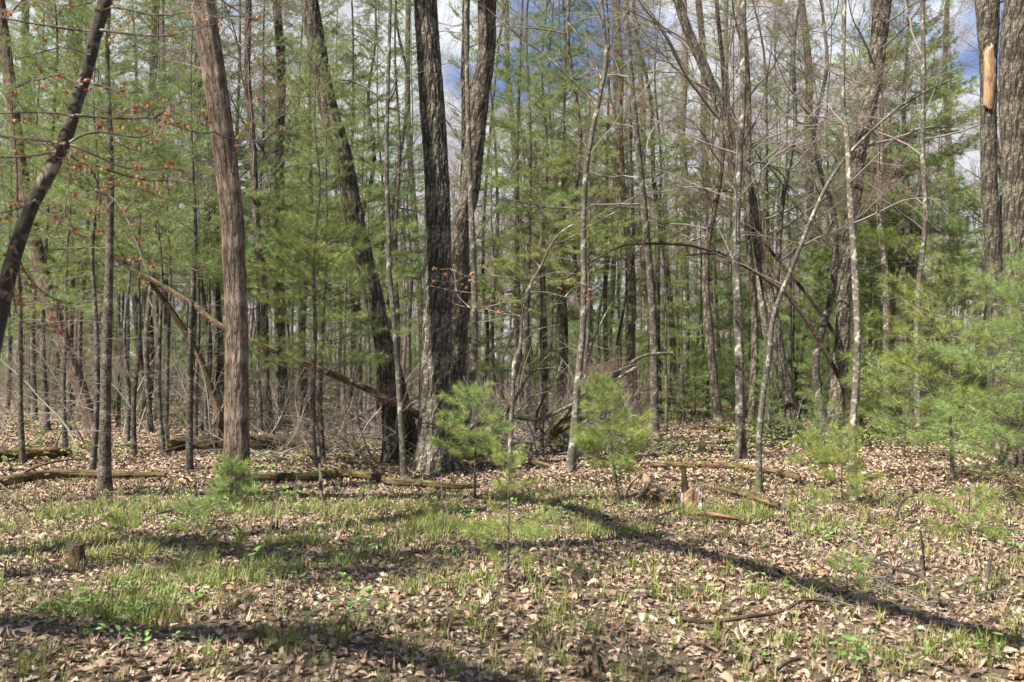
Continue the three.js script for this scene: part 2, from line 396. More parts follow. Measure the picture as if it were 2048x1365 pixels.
// white pine: whorls of boughs on a thin straight stem, dead whiskers underneath
function boughs(tree, path, r, { kind, from, to, spread, gap, per = 5, shape = (t) => 1 - 0.8 * t, droop = 0, wood = true, skip = 0, side }) {
  const hue = r(), tone = [mix(0.9, 1.1, hue), mix(0.97, 1.03, r()), mix(1.08, 0.92, hue)];   // each tree its own slight hue
  const [P] = resample(path.P, path.R, 0.05), protos = BOUGH[kind], sets = protos.map(() => [[], []]);
  let y = from + gap * r() * 0.5;
  const top = Math.min(to, P[P.length - 1].y);
  while (y < top) {
    const t = clamp((y - from) / Math.max(0.01, to - from)), i = Math.max(0, P.findIndex((p) => p.y >= y)), a0 = r() * 6.3, n = Math.round(per * (0.7 + 0.6 * r()));
    for (let k = 0; k < n; k++) {
      if (r() < skip) continue;
      const a = a0 + k / n * 6.28 + (r() - 0.5) * 0.7, up = mix(0.02, 0.75, t * t) - droop + (r() - 0.5) * 0.4;
      const d = V(Math.cos(a), up, Math.sin(a)).normalize(); if (side) { d.add(side).normalize(); }
      const l = spread * shape(t) * (0.45 + 0.75 * r()), q = Math.floor(r() * protos.length), s = Math.max(0.45, l / protos[q].L);
      const m = place(P[i].clone().add(V(0, (r() - 0.5) * gap * 0.4, 0)).sub(tree.position), d, s, (r() - 0.5) * 0.8);
      const g = 0.88 + 0.26 * r(), warm = (r() - 0.5) * 0.2;
      sets[q][0].push(m); sets[q][1].push(new THREE.Color().setRGB(tone[0] * g * (1 + warm), tone[1] * g, tone[2] * g * (1 - warm)));
    }
    y += gap * (0.7 + 0.6 * r());
  }
  sets.forEach(([m, c], k) => {
    inst('foliage', protos[k].needles, M.needle, m, crownOf(tree), c);
    if (wood) inst('bough', protos[k].wood, M.twig, m, crownOf(tree));
  });
}
// ---------------------------------------------------------------- the ground
{
  const soil = texturePair(512, 512, (() => {
    const n = lattice(77), oct = (u, v, p, k) => { let a = 0, w = 0.5; for (let i = 0; i < k; i++) { a += w * n(u * p, v * p, p, p); p *= 2; w *= 0.5; } return a; };
    return (u, v) => { const a = oct(u, v, 8, 5), b = oct(u + 0.3, v, 40, 3), q = 0.55 + 0.8 * (b - 0.35) + 0.4 * (a - 0.5); return [0.43 * q + 0.07, 0.36 * q + 0.06, 0.28 * q + 0.045, b]; };
  })());
  for (const t of soil) t.repeat.set(0.8, 0.8);
  const mat = new THREE.MeshStandardMaterial({ map: soil[0], bumpMap: soil[1], bumpScale: 0.03, roughness: 1, vertexColors: true });
  const b = new Build(), xs = [], zs = [];
  for (let x = -22; x <= 22.01; x += 0.25) xs.push(x);
  for (const q of [30, 45, 70, 120, 220, 400]) { xs.push(q); xs.unshift(-q); }
  for (let z = 8; z >= -32.01; z -= 0.25) zs.push(z);
  for (const q of [36, 40, 46, 54, 64, 80, 110, 170, 280, 480]) zs.push(-q);
  zs.unshift(20, 60);
  zs.sort((p, q) => q - p);
  for (const z of zs) for (const x of xs) b.vert(x, hgt(x, z), z, [1, 1, 1].map((c) => c * (0.95 + 0.3 * fbm(x * 0.5, z * 0.5, 1, 3))), x, -z);
  for (let j = 0; j + 1 < zs.length; j++) for (let i = 0; i + 1 < xs.length; i++) { const a = j * xs.length + i; b.quad(a, a + 1, a + 1 + xs.length, a + xs.length); }
  for (let k = 0; k < b.i.length; k += 3) { const q = b.i[k + 1]; b.i[k + 1] = b.i[k + 2]; b.i[k + 2] = q; }
  var ground = structure(new THREE.Mesh(b.geometry(), mat), 'ground', 'level forest floor of brown soil under dead leaves');
  if (ground.geometry.attributes.normal.getY(500) < 0) ground.material.side = THREE.DoubleSide;
}

// ---------------------------------------------------------------- the large deciduous trunks
const T = {};
function bigTree(key, name, label, category, px, o) {
  const path = stemPath(px, o), tree = thing(name, label, category, path.base.clone(), o.group);
  trunkMesh(path, tree, o);
  T[key] = { tree, path };
  if (o.limbs) limbs(tree, path, rng(o.seed || 5), o.limbs);
  return T[key];
}
const highLimbs = (count, len, from = 7.5, to = 17, kind = 'tree') => ({ kind, count, from, to, len, rise: [0.3, 1.2] });

bigTree('maple', 'maple_tree', 'brown shaggy-barked trunk left of centre with a small pine at its foot', 'tree',
  [[468, 992, 56], [472, 930, 52], [473, 800, 47], [473, 657, 44], [467, 520, 45], [465, 450, 46], [436, 207, 47], [420, 100, 47], [405, 0, 46]],
  { height: 17, mat: M.maple, sides: 56, step: 0.035, push: furrows(0.012, 46, 2.2), flare: 0.5, flareH: 0.14,
    color: (x, y, z, dx, dy, dz) => { const g = smooth(-0.12, 0.12, fbm(x * 7, y * 0.9, z * 7, 4) + dx * 0.16 - 0.02), v = 0.95 + 0.4 * fbm(x * 3, y, z * 3, 3), m = smooth(0.05, 0.2, fbm(x * 9, y * 9, z * 9, 3) + 0.25 - y * 0.6);
      return [mix(mix(0.74, 1.05, g), 0.6, m) * v, mix(mix(0.65, 1.05, g), 0.66, m) * v, mix(mix(0.56, 1.03, g), 0.4, m) * v]; },
    limbs: highLimbs(9, [2.5, 4.5]), seed: 31 });
bigTree('lean', 'oak_tree', 'dark oak leaning left, thin forked base beside the big central oak', 'tree',
  [[786, 938, 44], [783, 868, 36], [776, 760, 34], [760, 657, 36], [737, 553, 38], [711, 450, 40], [682, 300, 38], [654, 207, 38], [618, 0, 36]],
  { height: 16, mat: M.oak, sides: 44, step: 0.045, push: furrows(0.022, 32, 2.4), color: plainBark([0.6, 0.57, 0.54]), limbs: highLimbs(9, [2.5, 4.5]), seed: 32, flare: 0.3 });
{ // its second foot
  const { tree, path } = T.lean, D = path.D + 0.25;
  const foot = onGround(825, 915), P = [foot, at(818, 860, 16.6), at(803, 800, 16.3), at(786, 730, 16.05), at(765, 670, D - 0.25)], R = [0.17, 0.13, 0.12, 0.12, 0.11];
  trunkMesh({ P, R, base: foot }, tree, { mat: M.oak, sides: 28, step: 0.05, push: furrows(0.02, 32, 2.4), color: plainBark([0.62, 0.58, 0.54]), flare: 0.3 });
}
bigTree('oak', 'oak_tree', 'thickest oak at the centre, deeply furrowed grey bark and flared base', 'tree',
  [[872, 950, 88], [872, 905, 78], [872, 860, 73], [872, 760, 66], [873, 657, 61], [875, 553, 53], [876, 450, 51], [872, 330, 50], [864, 207, 50], [857, 103, 47], [850, 0, 46]],
  { height: 19, mat: M.oak, sides: 96, step: 0.026, push: furrows(0.026, 40, 2.8), color: mossy(0.35, 0.35), limbs: highLimbs(12, [2.8, 5.5]), seed: 33, flare: 0.42, flareH: 0.2 });
bigTree('oak2', 'oak_tree', 'oak half hidden behind the thickest oak, curving right as it rises', 'tree',
  [[900, 925, 46], [902, 860, 44], [905, 760, 42], [912, 657, 42], [917, 553, 40], [921, 450, 39], [937, 400, 38], [948, 300, 40], [957, 207, 40], [973, 103, 35], [974, 0, 37]],
  { height: 17, mat: M.oak, sides: 40, step: 0.05, push: furrows(0.022, 32, 2.4), color: plainBark([0.7, 0.66, 0.62]), limbs: highLimbs(9, [2.5, 4.5]), seed: 34 });
bigTree('right', 'oak_tree', 'broad grey oak at the right edge behind the bushy pine', 'tree',
  [[2044, 945, 84], [2042, 880, 66], [2040, 760, 58], [2038, 600, 55], [2036, 450, 54], [2032, 300, 54], [2028, 200, 54], [2034, 60, 58], [2042, 0, 60]],
  { height: 17, mat: M.oak, sides: 60, step: 0.04, push: furrows(0.024, 32, 2.4), color: plainBark([0.7, 0.67, 0.63]), limbs: highLimbs(9, [2.5, 4.5]), seed: 35 });
bigTree('split', 'split_tree', 'trunk at right with a torn strip of bare orange wood', 'tree',
  [[1998, 905, 40], [1996, 760, 36], [1992, 620, 34], [1984, 450, 31], [1979, 350, 31], [1978, 207, 31], [1977, 120, 33], [1977, 50, 42], [1975, 0, 46]],
  { height: 15, mat: M.oak, sides: 40, step: 0.045, push: furrows(0.016, 32, 2.4), color: plainBark([0.66, 0.63, 0.6]), limbs: highLimbs(7, [2.5, 4]), seed: 36 });
{ // the torn wood, a slab with ragged ends standing just proud of the bark
  const { tree, path } = T.split, D = path.D, b = new Build(), r = rng(88), o = tree.position;
  const L = [[1968, 108], [1968, 130], [1968, 165], [1967, 195], [1967, 212]], Rr = [[1990, 85], [1993, 130], [1992, 165], [1990, 195], [1987, 216]];
  const rows = 30, cols = 16, front = [], back = [];
  for (let j = 0; j <= rows; j++) {
    const f = j / rows * 4, i = Math.min(3, Math.floor(f)), q = f - i;
    for (let k = 0; k <= cols; k++) {
      const s = k / cols, x = mix(mix(L[i][0], L[i + 1][0], q), mix(Rr[i][0], Rr[i + 1][0], q), s), y = mix(mix(L[i][1], L[i + 1][1], q), mix(Rr[i][1], Rr[i + 1][1], q), s);
      const rag = j === 0 || j === rows ? (r() - 0.5) * 9 : 0, n = fbm(x * 0.35, y * 0.03, 3, 3), knot = Math.exp(-(((x - 1978) / 5) ** 2 + ((y - 158) / 6) ** 2));
      const bulge = Math.sqrt(Math.max(0, 1 - (2 * s - 1) ** 2 * 0.8)) * 0.1;
      const p = at(x, y + rag, D - 0.085 - bulge + 0.03 * n).sub(o), e = at(x, y + rag, D - 0.02 - bulge * 0.9).sub(o);
      const g = 0.85 + 0.9 * n + 0.5 * noise(x * 2.7, y * 0.05, 8) - 0.55 * knot, red = smooth(140, 170, y) * 0.5;
      const gr = smooth(0.0, 0.25, noise(x * 1.1, y * 0.06, 4)) * 0.7, c = [mix(mix(0.42, 0.36, red), 0.26, gr) * g, mix(mix(0.26, 0.185, red), 0.2, gr) * g, mix(mix(0.13, 0.085, red), 0.14, gr) * g];
      front.push(b.vert(p.x, p.y, p.z, c, s * 0.2, j * 0.05)); back.push(b.vert(e.x, e.y, e.z, c, s * 0.2, j * 0.05));
    }
  }
  const w = cols + 1;
  for (let j = 0; j < rows; j++) for (let k = 0; k < cols; k++) { const a = j * w + k; b.quad(front[a], front[a + w], front[a + w + 1], front[a + 1]); b.quad(back[a], back[a + 1], back[a + w + 1], back[a + w]); }
  for (let j = 0; j < rows; j++) for (const k of [0, cols]) { const a = j * w + k; b.quad(front[a], back[a], back[a + w], front[a + w]); }
  for (const j of [0, rows]) for (let k = 0; k < cols; k++) { const a = j * w + k; b.quad(front[a], front[a + 1], back[a + 1], back[a]); }
  for (let k = 0; k < 26; k++) {                       // splinters standing up from the ragged ends
    const top = k < 14, s = r(), x = mix(top ? 1968 : 1967, top ? 1991 : 1988, s), y = top ? mix(108, 85, s) : mix(212, 216, s), l = (top ? -1 : 1) * (3 + 9 * r()), bulge = Math.sqrt(Math.max(0, 1 - (2 * s - 1) ** 2 * 0.8)) * 0.1, d = D - 0.07 - bulge, c = [0.56, 0.4, 0.23].map((q) => q * (0.7 + 0.6 * r()));
    const a = at(x - 1.2, y - l * 0.6, d).sub(o), e = at(x + 1.2, y - l * 0.6, d).sub(o), f = at(x + (r() - 0.5) * 2, y + l, d - 0.02 * r()).sub(o), g2 = at(x, y - l * 0.6, d - 0.012).sub(o);
    const v = [a, e, f, g2].map((q) => b.vert(q.x, q.y, q.z, c)); b.tri(v[0], v[3], v[2]); b.tri(v[3], v[1], v[2]); b.tri(v[0], v[2], v[1]);
  }
  part('torn_wood', b.geometry(), new THREE.MeshStandardMaterial({ vertexColors: true, roughness: 0.8, side: THREE.DoubleSide }), tree, 'bare orange wood where the bark has torn off');
}
bigTree('fork', 'oak_tree', 'grey oak kinked high up, just behind the pale slim trunk', 'tree',
  [[1669, 872, 36], [1678, 760, 31], [1686, 657, 29], [1690, 553, 28], [1701, 450, 27], [1713, 380, 25], [1721, 300, 26], [1738, 207, 31], [1749, 165, 30], [1756, 103, 31], [1766, 0, 35]],
  { height: 17, mat: M.oak, sides: 36, step: 0.06, push: furrows(0.024, 26, 2.2), color: plainBark([1.0, 0.98, 0.94]), limbs: highLimbs(18, [2.2, 4.5], 6.5), seed: 37 });
bigTree('slant', 'oak_tree', 'long oak slanting up to the left across the right half', 'tree',
  [[1596, 888, 32], [1588, 840, 29], [1578, 796, 27], [1562, 728, 25], [1548, 644, 25], [1531, 560, 24], [1510, 450, 23], [1497, 379, 24], [1462, 293, 23], [1441, 213, 21], [1410, 138, 20], [1379, 69, 19], [1355, 0, 18]],
  { height: 16, mat: M.oak, sides: 32, step: 0.07, push: furrows(0.02, 26, 2.2), color: plainBark([0.84, 0.82, 0.78]), limbs: highLimbs(18, [2.2, 4.5], 5.5), seed: 38 });
bigTree('post', 'maple_tree', 'straight blotched grey trunk standing before the slanting oak', 'tree',
  [[1482, 920, 25], [1481, 860, 20], [1480, 760, 18], [1477, 657, 18], [1474, 553, 17], [1473, 450, 16], [1476, 380, 15], [1480, 300, 14], [1486, 207, 13], [1487, 0, 12]],
  { height: 13, mat: M.grey, sides: 24, step: 0.08, color: (x, y, z) => { const n = fbm(x * 8, y * 4, z * 8, 4), v = smooth(-0.12, 0.12, n); return [mix(0.42, 1.05, v), mix(0.40, 1.05, v), mix(0.38, 1.0, v)]; }, limbs: highLimbs(16, [1.4, 2.8], 3.2, 13, 'twig'), seed: 39 });
bigTree('pale', 'maple_tree', 'pale slim trunk with a kink, small pine against its foot at right', 'tree',
  [[1706, 1000, 19], [1706, 930, 15], [1706, 860, 14], [1713, 760, 14], [1715, 657, 14], [1711, 553, 14], [1706, 470, 13], [1698, 350, 12], [1695, 280, 11], [1687, 207, 9], [1687, 100, 9], [1689, 0, 9]],
  { height: 9, mat: M.grey, sides: 20, step: 0.07, color: plainBark([0.98, 0.95, 0.88], 0.9), limbs: { kind: 'twig', count: 9, from: 2.6, to: 8, len: [0.8, 1.7], rise: [0.2, 0.9] }, seed: 40 });
bigTree('sap', 'leaning_sapling', 'slim sapling slanting far up to the right, mossy foot', 'tree',
  [[1517, 982, 15], [1518, 930, 12], [1518, 897, 12], [1521, 846, 12], [1528, 779, 12], [1538, 722, 11], [1545, 644, 10], [1558, 600, 10], [1582, 543, 9], [1603, 488, 9], [1627, 430, 8], [1658, 365, 8], [1690, 318, 7], [1744, 262, 6], [1796, 217, 6], [1850, 184, 4], [1900, 160, 3]],
  { mat: M.grey, sides: 14, step: 0.08, color: (x, y, z, dx, dy, dz, t) => { const m = smooth(0.0, 0.1, fbm(x * 12, y * 12, z * 12, 3) + 0.12 - y * 0.7), v = 0.66 + 0.8 * fbm(x * 8, y * 3, z * 8, 3); return [mix(v, 0.6, m), mix(v, 0.8, m), mix(v * 0.95, 0.3, m)]; }, limbs: { kind: 'twig', count: 7, from: 2.2, to: 6, len: [0.7, 1.5], rise: [0.2, 0.7] }, seed: 41 });
bigTree('wavy', 'maple_sapling', 'thin crooked sapling with orange buds right of the thickest oak', 'tree',
  [[1018, 985, 11], [1020, 930, 9], [1021, 868, 9], [1026, 790, 9], [1030, 720, 9], [1041, 692, 8], [1043, 637, 7], [1053, 591, 7], [1066, 560, 7], [1081, 535, 6], [1100, 495, 5], [1121, 467, 4], [1145, 450, 3]],
  { mat: M.grey, sides: 12, step: 0.06, color: plainBark([0.9, 0.85, 0.78], 0.7), seed: 42, flare: 0.3, flareH: 0.06 });
bigTree('ash', 'maple_sapling', 'slender grey tree forking upward, right of centre before the brush pile', 'tree',
  [[1140, 948, 19], [1147, 880, 16], [1153, 800, 14], [1160, 720, 13], [1166, 657, 12], [1168, 553, 12], [1167, 450, 11], [1172, 344, 11], [1180, 290, 10], [1200, 190, 10], [1213, 120, 9], [1208, 60, 8], [1203, 0, 7]],
  { height: 10, mat: M.grey, sides: 16, step: 0.07, color: plainBark([0.86, 0.83, 0.78], 0.7), limbs: { kind: 'twig', count: 8, from: 4, to: 9, len: [1, 2], rise: [0.4, 1.2] }, seed: 43 });
{ const { tree, path } = T.ash, D = path.D;
  for (const [pts, w] of [[[[1196, 212], [1150, 165], [1090, 110], [1040, 75], [1000, 40], [960, 5]], 5], [[[1205, 160], [1180, 110], [1145, 55], [1110, 20], [1090, -20]], 5], [[[1177, 295], [1145, 265], [1125, 245]], 3.5], [[[1213, 110], [1235, 60], [1262, 10], [1275, -30]], 4], [[[1168, 760], [1185, 690], [1205, 640], [1225, 605]], 4], [[[1156, 790], [1140, 740], [1120, 715]], 4]])
    stick(pts.map(([x, y], k) => at(x, y, D + k * 0.08)), pts.map((_, k) => w * mix(1, 0.4, k / pts.length) * D / FOCAL / 2), tree, M.grey, { sides: 6, tint: [0.8, 0.76, 0.7] });
}
bigTree('slimA', 'maple_sapling', 'slim lichen-spotted trunk crossing in front of the leaning oak', 'tree',
  [[809, 968, 15], [805, 900, 12], [803, 868, 12], [799, 800, 11], [796, 750, 11], [791, 680, 10], [786, 620, 10], [778, 540, 10], [777, 450, 9], [773, 344, 9], [775, 207, 8], [778, 100, 7], [780, 0, 7]],
  { height: 8.5, mat: M.grey, sides: 16, step: 0.06, color: plainBark([0.74, 0.71, 0.65], 0.9), limbs: { kind: 'twig', count: 6, from: 4.4, to: 8, len: [0.7, 1.5], rise: [0.5, 1.2] }, seed: 44 });
{ const { tree, path } = T.slimA, D = path.D;
  for (const pts of [[[775, 207], [755, 192], [725, 172], [700, 163], [680, 160]], [[776, 205], [791, 180], [792, 140], [786, 120]], [[774, 120], [760, 95], [735, 70], [700, 58]], [[775, 215], [800, 222], [822, 250]]])
    stick(pts.map(([x, y], k) => at(x, y, D + k * 0.05)), pts.map((_, k) => 4 * mix(1, 0.4, k / pts.length) * D / FOCAL / 2), tree, M.grey, { sides: 6, tint: [0.75, 0.7, 0.64] });
}
bigTree('slimB', 'maple_sapling', 'slim grey trunk just right of the two central oaks', 'tree',
  [[920, 930, 16], [932, 855, 14], [942, 780, 14], [949, 690, 13], [949, 600, 13], [945, 500, 13], [942, 400, 11], [938, 300, 10], [934, 150, 9], [932, 0, 8]],
  { height: 11, mat: M.grey, sides: 18, step: 0.07, color: plainBark([0.84, 0.81, 0.75], 0.9), limbs: { kind: 'dead', count: 12, from: 1.6, to: 6, len: [0.5, 1.2], rise: [-0.1, 0.5] }, seed: 45 });
bigTree('rusty', 'oak_tree', 'far leaning reddish trunk at the left edge', 'tree',
  [[186, 872, 30], [176, 830, 27], [160, 780, 27], [138, 720, 28], [112, 640, 29], [92, 580, 30], [78, 530, 30], [60, 440, 28], [40, 330, 26], [20, 180, 24], [0, 20, 22]],
  { height: 17, mat: M.maple, sides: 28, step: 0.1, push: furrows(0.02, 14, 3), color: plainBark([0.78, 0.68, 0.6]), limbs: highLimbs(10, [2.5, 4.5], 8), seed: 46 });
bigTree('wide', 'oak_tree', 'wide distant oak at left behind the leaning reddish trunk', 'tree',
  [[142, 812, 46], [141, 760, 38], [140, 650, 37], [140, 560, 36], [142, 420, 34], [146, 250, 32], [150, 60, 30], [152, 0, 29]],
  { height: 24, mat: M.oak, sides: 28, step: 0.14, push: furrows(0.03, 10, 2.4), color: plainBark([0.72, 0.66, 0.62]), limbs: highLimbs(14, [3.5, 6], 9, 22), seed: 47 });

// middle-distance bare trunks: [base x, base y, width, lean to the top of the picture, tint, label]
const midTrunks = [
  [1648, 822, 20, -40, [0.72, 0.62, 0.55], 'straight dark trunk seen left of the kinked grey oak', M.oak],
  [1364, 812, 17, 8, [0.9, 0.86, 0.78], 'pale upright trunk alone in the gap right of the brush pile', M.grey],
  [1275, 846, 17, -45, [0.85, 0.77, 0.7], 'thin brownish trunk behind the small bright pine', M.maple],
  [1300, 812, 14, -30, [0.85, 0.78, 0.72], 'second thin trunk close behind the bright small pine', M.maple],
  [1445, 806, 18, -50, [0.62, 0.54, 0.49], 'dark reddish trunk left of the blotched grey post-like trunk', M.oak],
  [1462, 800, 12, -8, [0.95, 0.92, 0.84], 'thin pale pole just left of the blotched grey trunk', M.grey],
  [1540, 850, 16, -60, [0.95, 0.9, 0.82], 'pale trunk seen through the gap behind the slanting oak', M.grey],
  [1775, 842, 15, -28, [0.9, 0.86, 0.8], 'mottled trunk right of the pale slim trunk', M.grey],
  [1745, 805, 11, 6, [0.6, 0.56, 0.52], 'thin dark pole behind the mottled trunk', M.grey],
  [1838, 880, 12, 14, [0.85, 0.82, 0.76], 'slim dark-patched trunk rising out of the bushy pine', M.grey],
  [567, 862, 24, -12, [0.82, 0.8, 0.7], 'mossy grey trunk framed right of the brown shaggy tree', M.oak],
  [540, 880, 18, -50, [0.6, 0.54, 0.48], 'dark leaning trunk close right of the brown shaggy tree', M.oak],
  [925, 858, 22, 10, [0.8, 0.74, 0.68], 'thick far trunk showing between the central oaks and slim trunk', M.oak],
  [1070, 812, 14, -60, [0.7, 0.62, 0.56], 'far leaning trunk above the brush pile', M.oak],
  [292, 840, 17, 14, [0.5, 0.44, 0.4], 'dark flared trunk among the thin pines at left', M.oak],
  [435, 868, 12, -4, [0.5, 0.45, 0.4], 'dark trunk just left of the brown shaggy tree', M.oak],
  [55, 800, 20, 0, [0.5, 0.42, 0.38], 'dark far trunk at the far left edge', M.oak],
  [1905, 800, 12, -10, [0.7, 0.64, 0.6], 'far trunk in the open sky gap at right', M.oak],
  [1215, 800, 12, 20, [0.75, 0.66, 0.6], 'far dark trunk behind the slender forking tree', M.oak],
  [850, 806, 15, -40, [0.7, 0.66, 0.62], 'far trunk showing left of the thickest oak', M.oak],
];
midTrunks.forEach(([x, y, w, lean, tint, label, mat], k) => {
  const r = rng(600 + k), px = [[x, y, w * 1.15]];
  for (let q = 1; q <= 6; q++) { const f = q / 6; px.push([x + lean * f + (r() - 0.5) * 14, y * (1 - f), w * mix(1, 0.72, f)]); }
  const path = stemPath(px, { height: 16 + 5 * r(), lift: 0.7 }), tree = thing(mat === M.grey ? 'maple_tree' : 'oak_tree', label, 'tree', path.base.clone());
  trunkMesh(path, tree, { mat, sides: 16, step: 0.25, color: plainBark(tint, 0.7), push: mat === M.oak ? furrows(0.02, 10, 2) : undefined });
  limbs(tree, path, r, { kind: k % 2 ? 'budded' : 'tree', count: 20, from: 3.8 + 2 * r(), to: 20, len: [1.8, 4.4], rise: [0.15, 1.1] });
});

// thinner bare trees of the backdrop, alike within each stretch
[
  [-60, 430, 5, 'thin bare maple in the backdrop at far left', 'bare trees behind the left pines'], [430, 850, 4, 'thin bare maple in the backdrop left of the thickest oak', 'bare trees behind the leaning oak'],
  [930, 1340, 10, 'thin bare maple in the backdrop above the brush pile', 'bare trees behind the brush pile'], [1340, 1720, 13, 'thin bare maple in the backdrop around the slanting oak', 'bare trees behind the slanting oak'], [1720, 2080, 8, 'thin bare maple in the backdrop at far right', 'bare trees at far right'],
].forEach(([x0, x1, count, label, group], s) => {
  const r = rng(640 + s);
  for (let k = 0; k < count; k++) {
    const d = mix(23, 48, r()), x = mix(x0, x1, (k + r()) / count), base = at(x, HORIZON, d); base.y = hgt(base.x, base.z);
    const H = mix(12, 19, r()), P = [], R = [], rad = mix(0.06, 0.13, r()), lean = (r() - 0.5) * 2.4;
    for (let q = 0; q <= 7; q++) { const f = q / 7; P.push(base.clone().add(V(lean * f + (q ? r() - 0.5 : 0) * 0.5, H * f, (q ? r() - 0.5 : 0) * 0.5))); R.push(mix(rad, 0.02, f)); }
    const path = { P, R, base }, tree = thing('bare_maple', label, 'tree', base.clone(), group);
    const g = mix(0.5, 0.9, r());
    trunkMesh(path, tree, { mat: r() < 0.6 ? M.grey : M.oak, sides: 9, step: 0.4, color: plainBark([g, g * 0.94, g * 0.88], 0.6) });
    limbs(tree, path, r, { kind: r() < 0.6 ? 'budded' : 'tree', count: 24, from: 3.5 + 2 * r(), to: H * 0.97, len: [1.8, 4], rise: [0.15, 1.1] });
  }
});
// ---------------------------------------------------------------- pines
function pine(name, label, base, o, group) {
  const r = rng(o.seed), tree = thing(name, label, 'pine', base.clone(), group);
  const H = o.height, n = 6, P = [], R = [], lx = o.lean || 0;
  for (let k = 0; k <= n; k++) { const f = k / n; P.push(base.clone().add(V(lx * f + (k && k < n ? (r() - 0.5) * 0.015 * H : 0), H * f, (k ? r() - 0.5 : 0) * 0.02 * H))); R.push(mix(o.radius, 0.004, Math.pow(f, 0.85))); }
  const path = { P, R, base };
  trunkMesh(path, tree, { mat: M.pine, sides: o.sides || 9, step: Math.max(0.08, H / 40), color: plainBark(o.bark || [1, 1, 1], 0.5), flare: 0.35, flareH: o.radius * 1.5, sink: Math.min(0.1, H * 0.05) });
  boughs(tree, path, r, { kind: o.kind, from: base.y + o.from, to: base.y + H, spread: o.spread, gap: o.gap, per: o.per || 5, shape: o.shape, droop: o.droop || 0, skip: o.skip || 0 });
  if (o.dead) limbs(tree, path, r, { kind: 'dead', count: o.dead, from: base.y + 0.5, to: base.y + o.from + 0.6, len: [o.spread * 0.35, o.spread * 0.95], rise: [-0.35, 0.35], name: 'dead_branches', shrink: 0 });
  return tree;
}

// hand-placed young pines, nearest first: [x, y of foot, height, from, spread, kind, gap, options, label]
[
  [1017, 1186, 0.93, 0.14, 0.28, 'tiny', 0.11, { per: 5, skip: 0.25 }, 'sparse knee-high pine seedling alone in the foreground grass'],
  [1240, 1012, 1.42, 0.38, 0.42, 'tiny', 0.09, { per: 6, lean: -0.22 }, 'bright fluffy waist-high pine right of centre before the brush pile'],
  [950, 1004, 1.3, 0.45, 0.44, 'tiny', 0.13, { per: 5 }, 'dark green young pine right of the thickest oak'],
  [458, 1012, 0.46, 0.06, 0.30, 'tiny', 0.07, { per: 6 }, 'low bushy pine at the foot of the brown shaggy trunk'],
  [1685, 1012, 0.78, 0.1, 0.42, 'tiny', 0.11, { per: 5, skip: 0.15 }, 'low bushy pine at the foot of the pale slim trunk'],
  [1905, 965, 2.85, 0.5, 1.25, 'small', 0.22, { per: 5, skip: 0.1 }, 'large bushy young pine at right before the broad oak'],
  [2075, 1010, 2.9, 0.3, 1.05, 'small', 0.2, { per: 6 }, 'bushy pine cut by the right edge'],
  [1810, 925, 1.7, 0.2, 0.75, 'small', 0.2, { per: 5 }, 'shorter pine crowding the left side of the bushy one'],
  [1940, 1075, 0.42, 0.05, 0.4, 'tiny', 0.1, { per: 4, skip: 0.15 }, 'low spreading pine below the bushy one at right'],
  [1650, 935, 0.85, 0.1, 0.5, 'small', 0.14, { per: 5 }, 'small pine left of the kinked grey oak foot'],
  [1620, 938, 0.5, 0.05, 0.4, 'tiny', 0.1, { per: 5 }, 'tiny pine at the foot of the slanting oak'],
  [1540, 880, 2.0, 0.2, 0.62, 'small', 0.2, { per: 5 }, 'narrow pine between the blotched trunk and slanting oak'],
  [250, 1085, 0.16, 0.02, 0.26, 'tiny', 0.07, { per: 5 }, 'dark low pine seedling right of the small stump'],
  [395, 1062, 0.22, 0.03, 0.26, 'tiny', 0.08, { per: 5 }, 'low pine seedling beside the crooked fallen branch'],
  [1130, 915, 0.8, 0.2, 0.4, 'tiny', 0.12, { per: 4 }, 'small pine seedling in front of the fallen branches'],
  [1695, 1190, 0.2, 0.03, 0.2, 'tiny', 0.06, { per: 4 }, 'tiny pine sprout in the sunlit leaves at right'],
].forEach(([x, y, height, from, spread, kind, gap, o, label], k) => pine('young_pine', label, onGround(x, y),
  { seed: 700 + k, height, from, spread, kind, gap, radius: 0.006 + height * 0.009, sides: 7, shape: (t) => 0.35 + 0.75 * Math.sin(Math.PI * Math.pow(clamp(t * 0.86 + 0.12), 0.75)), ...o }));

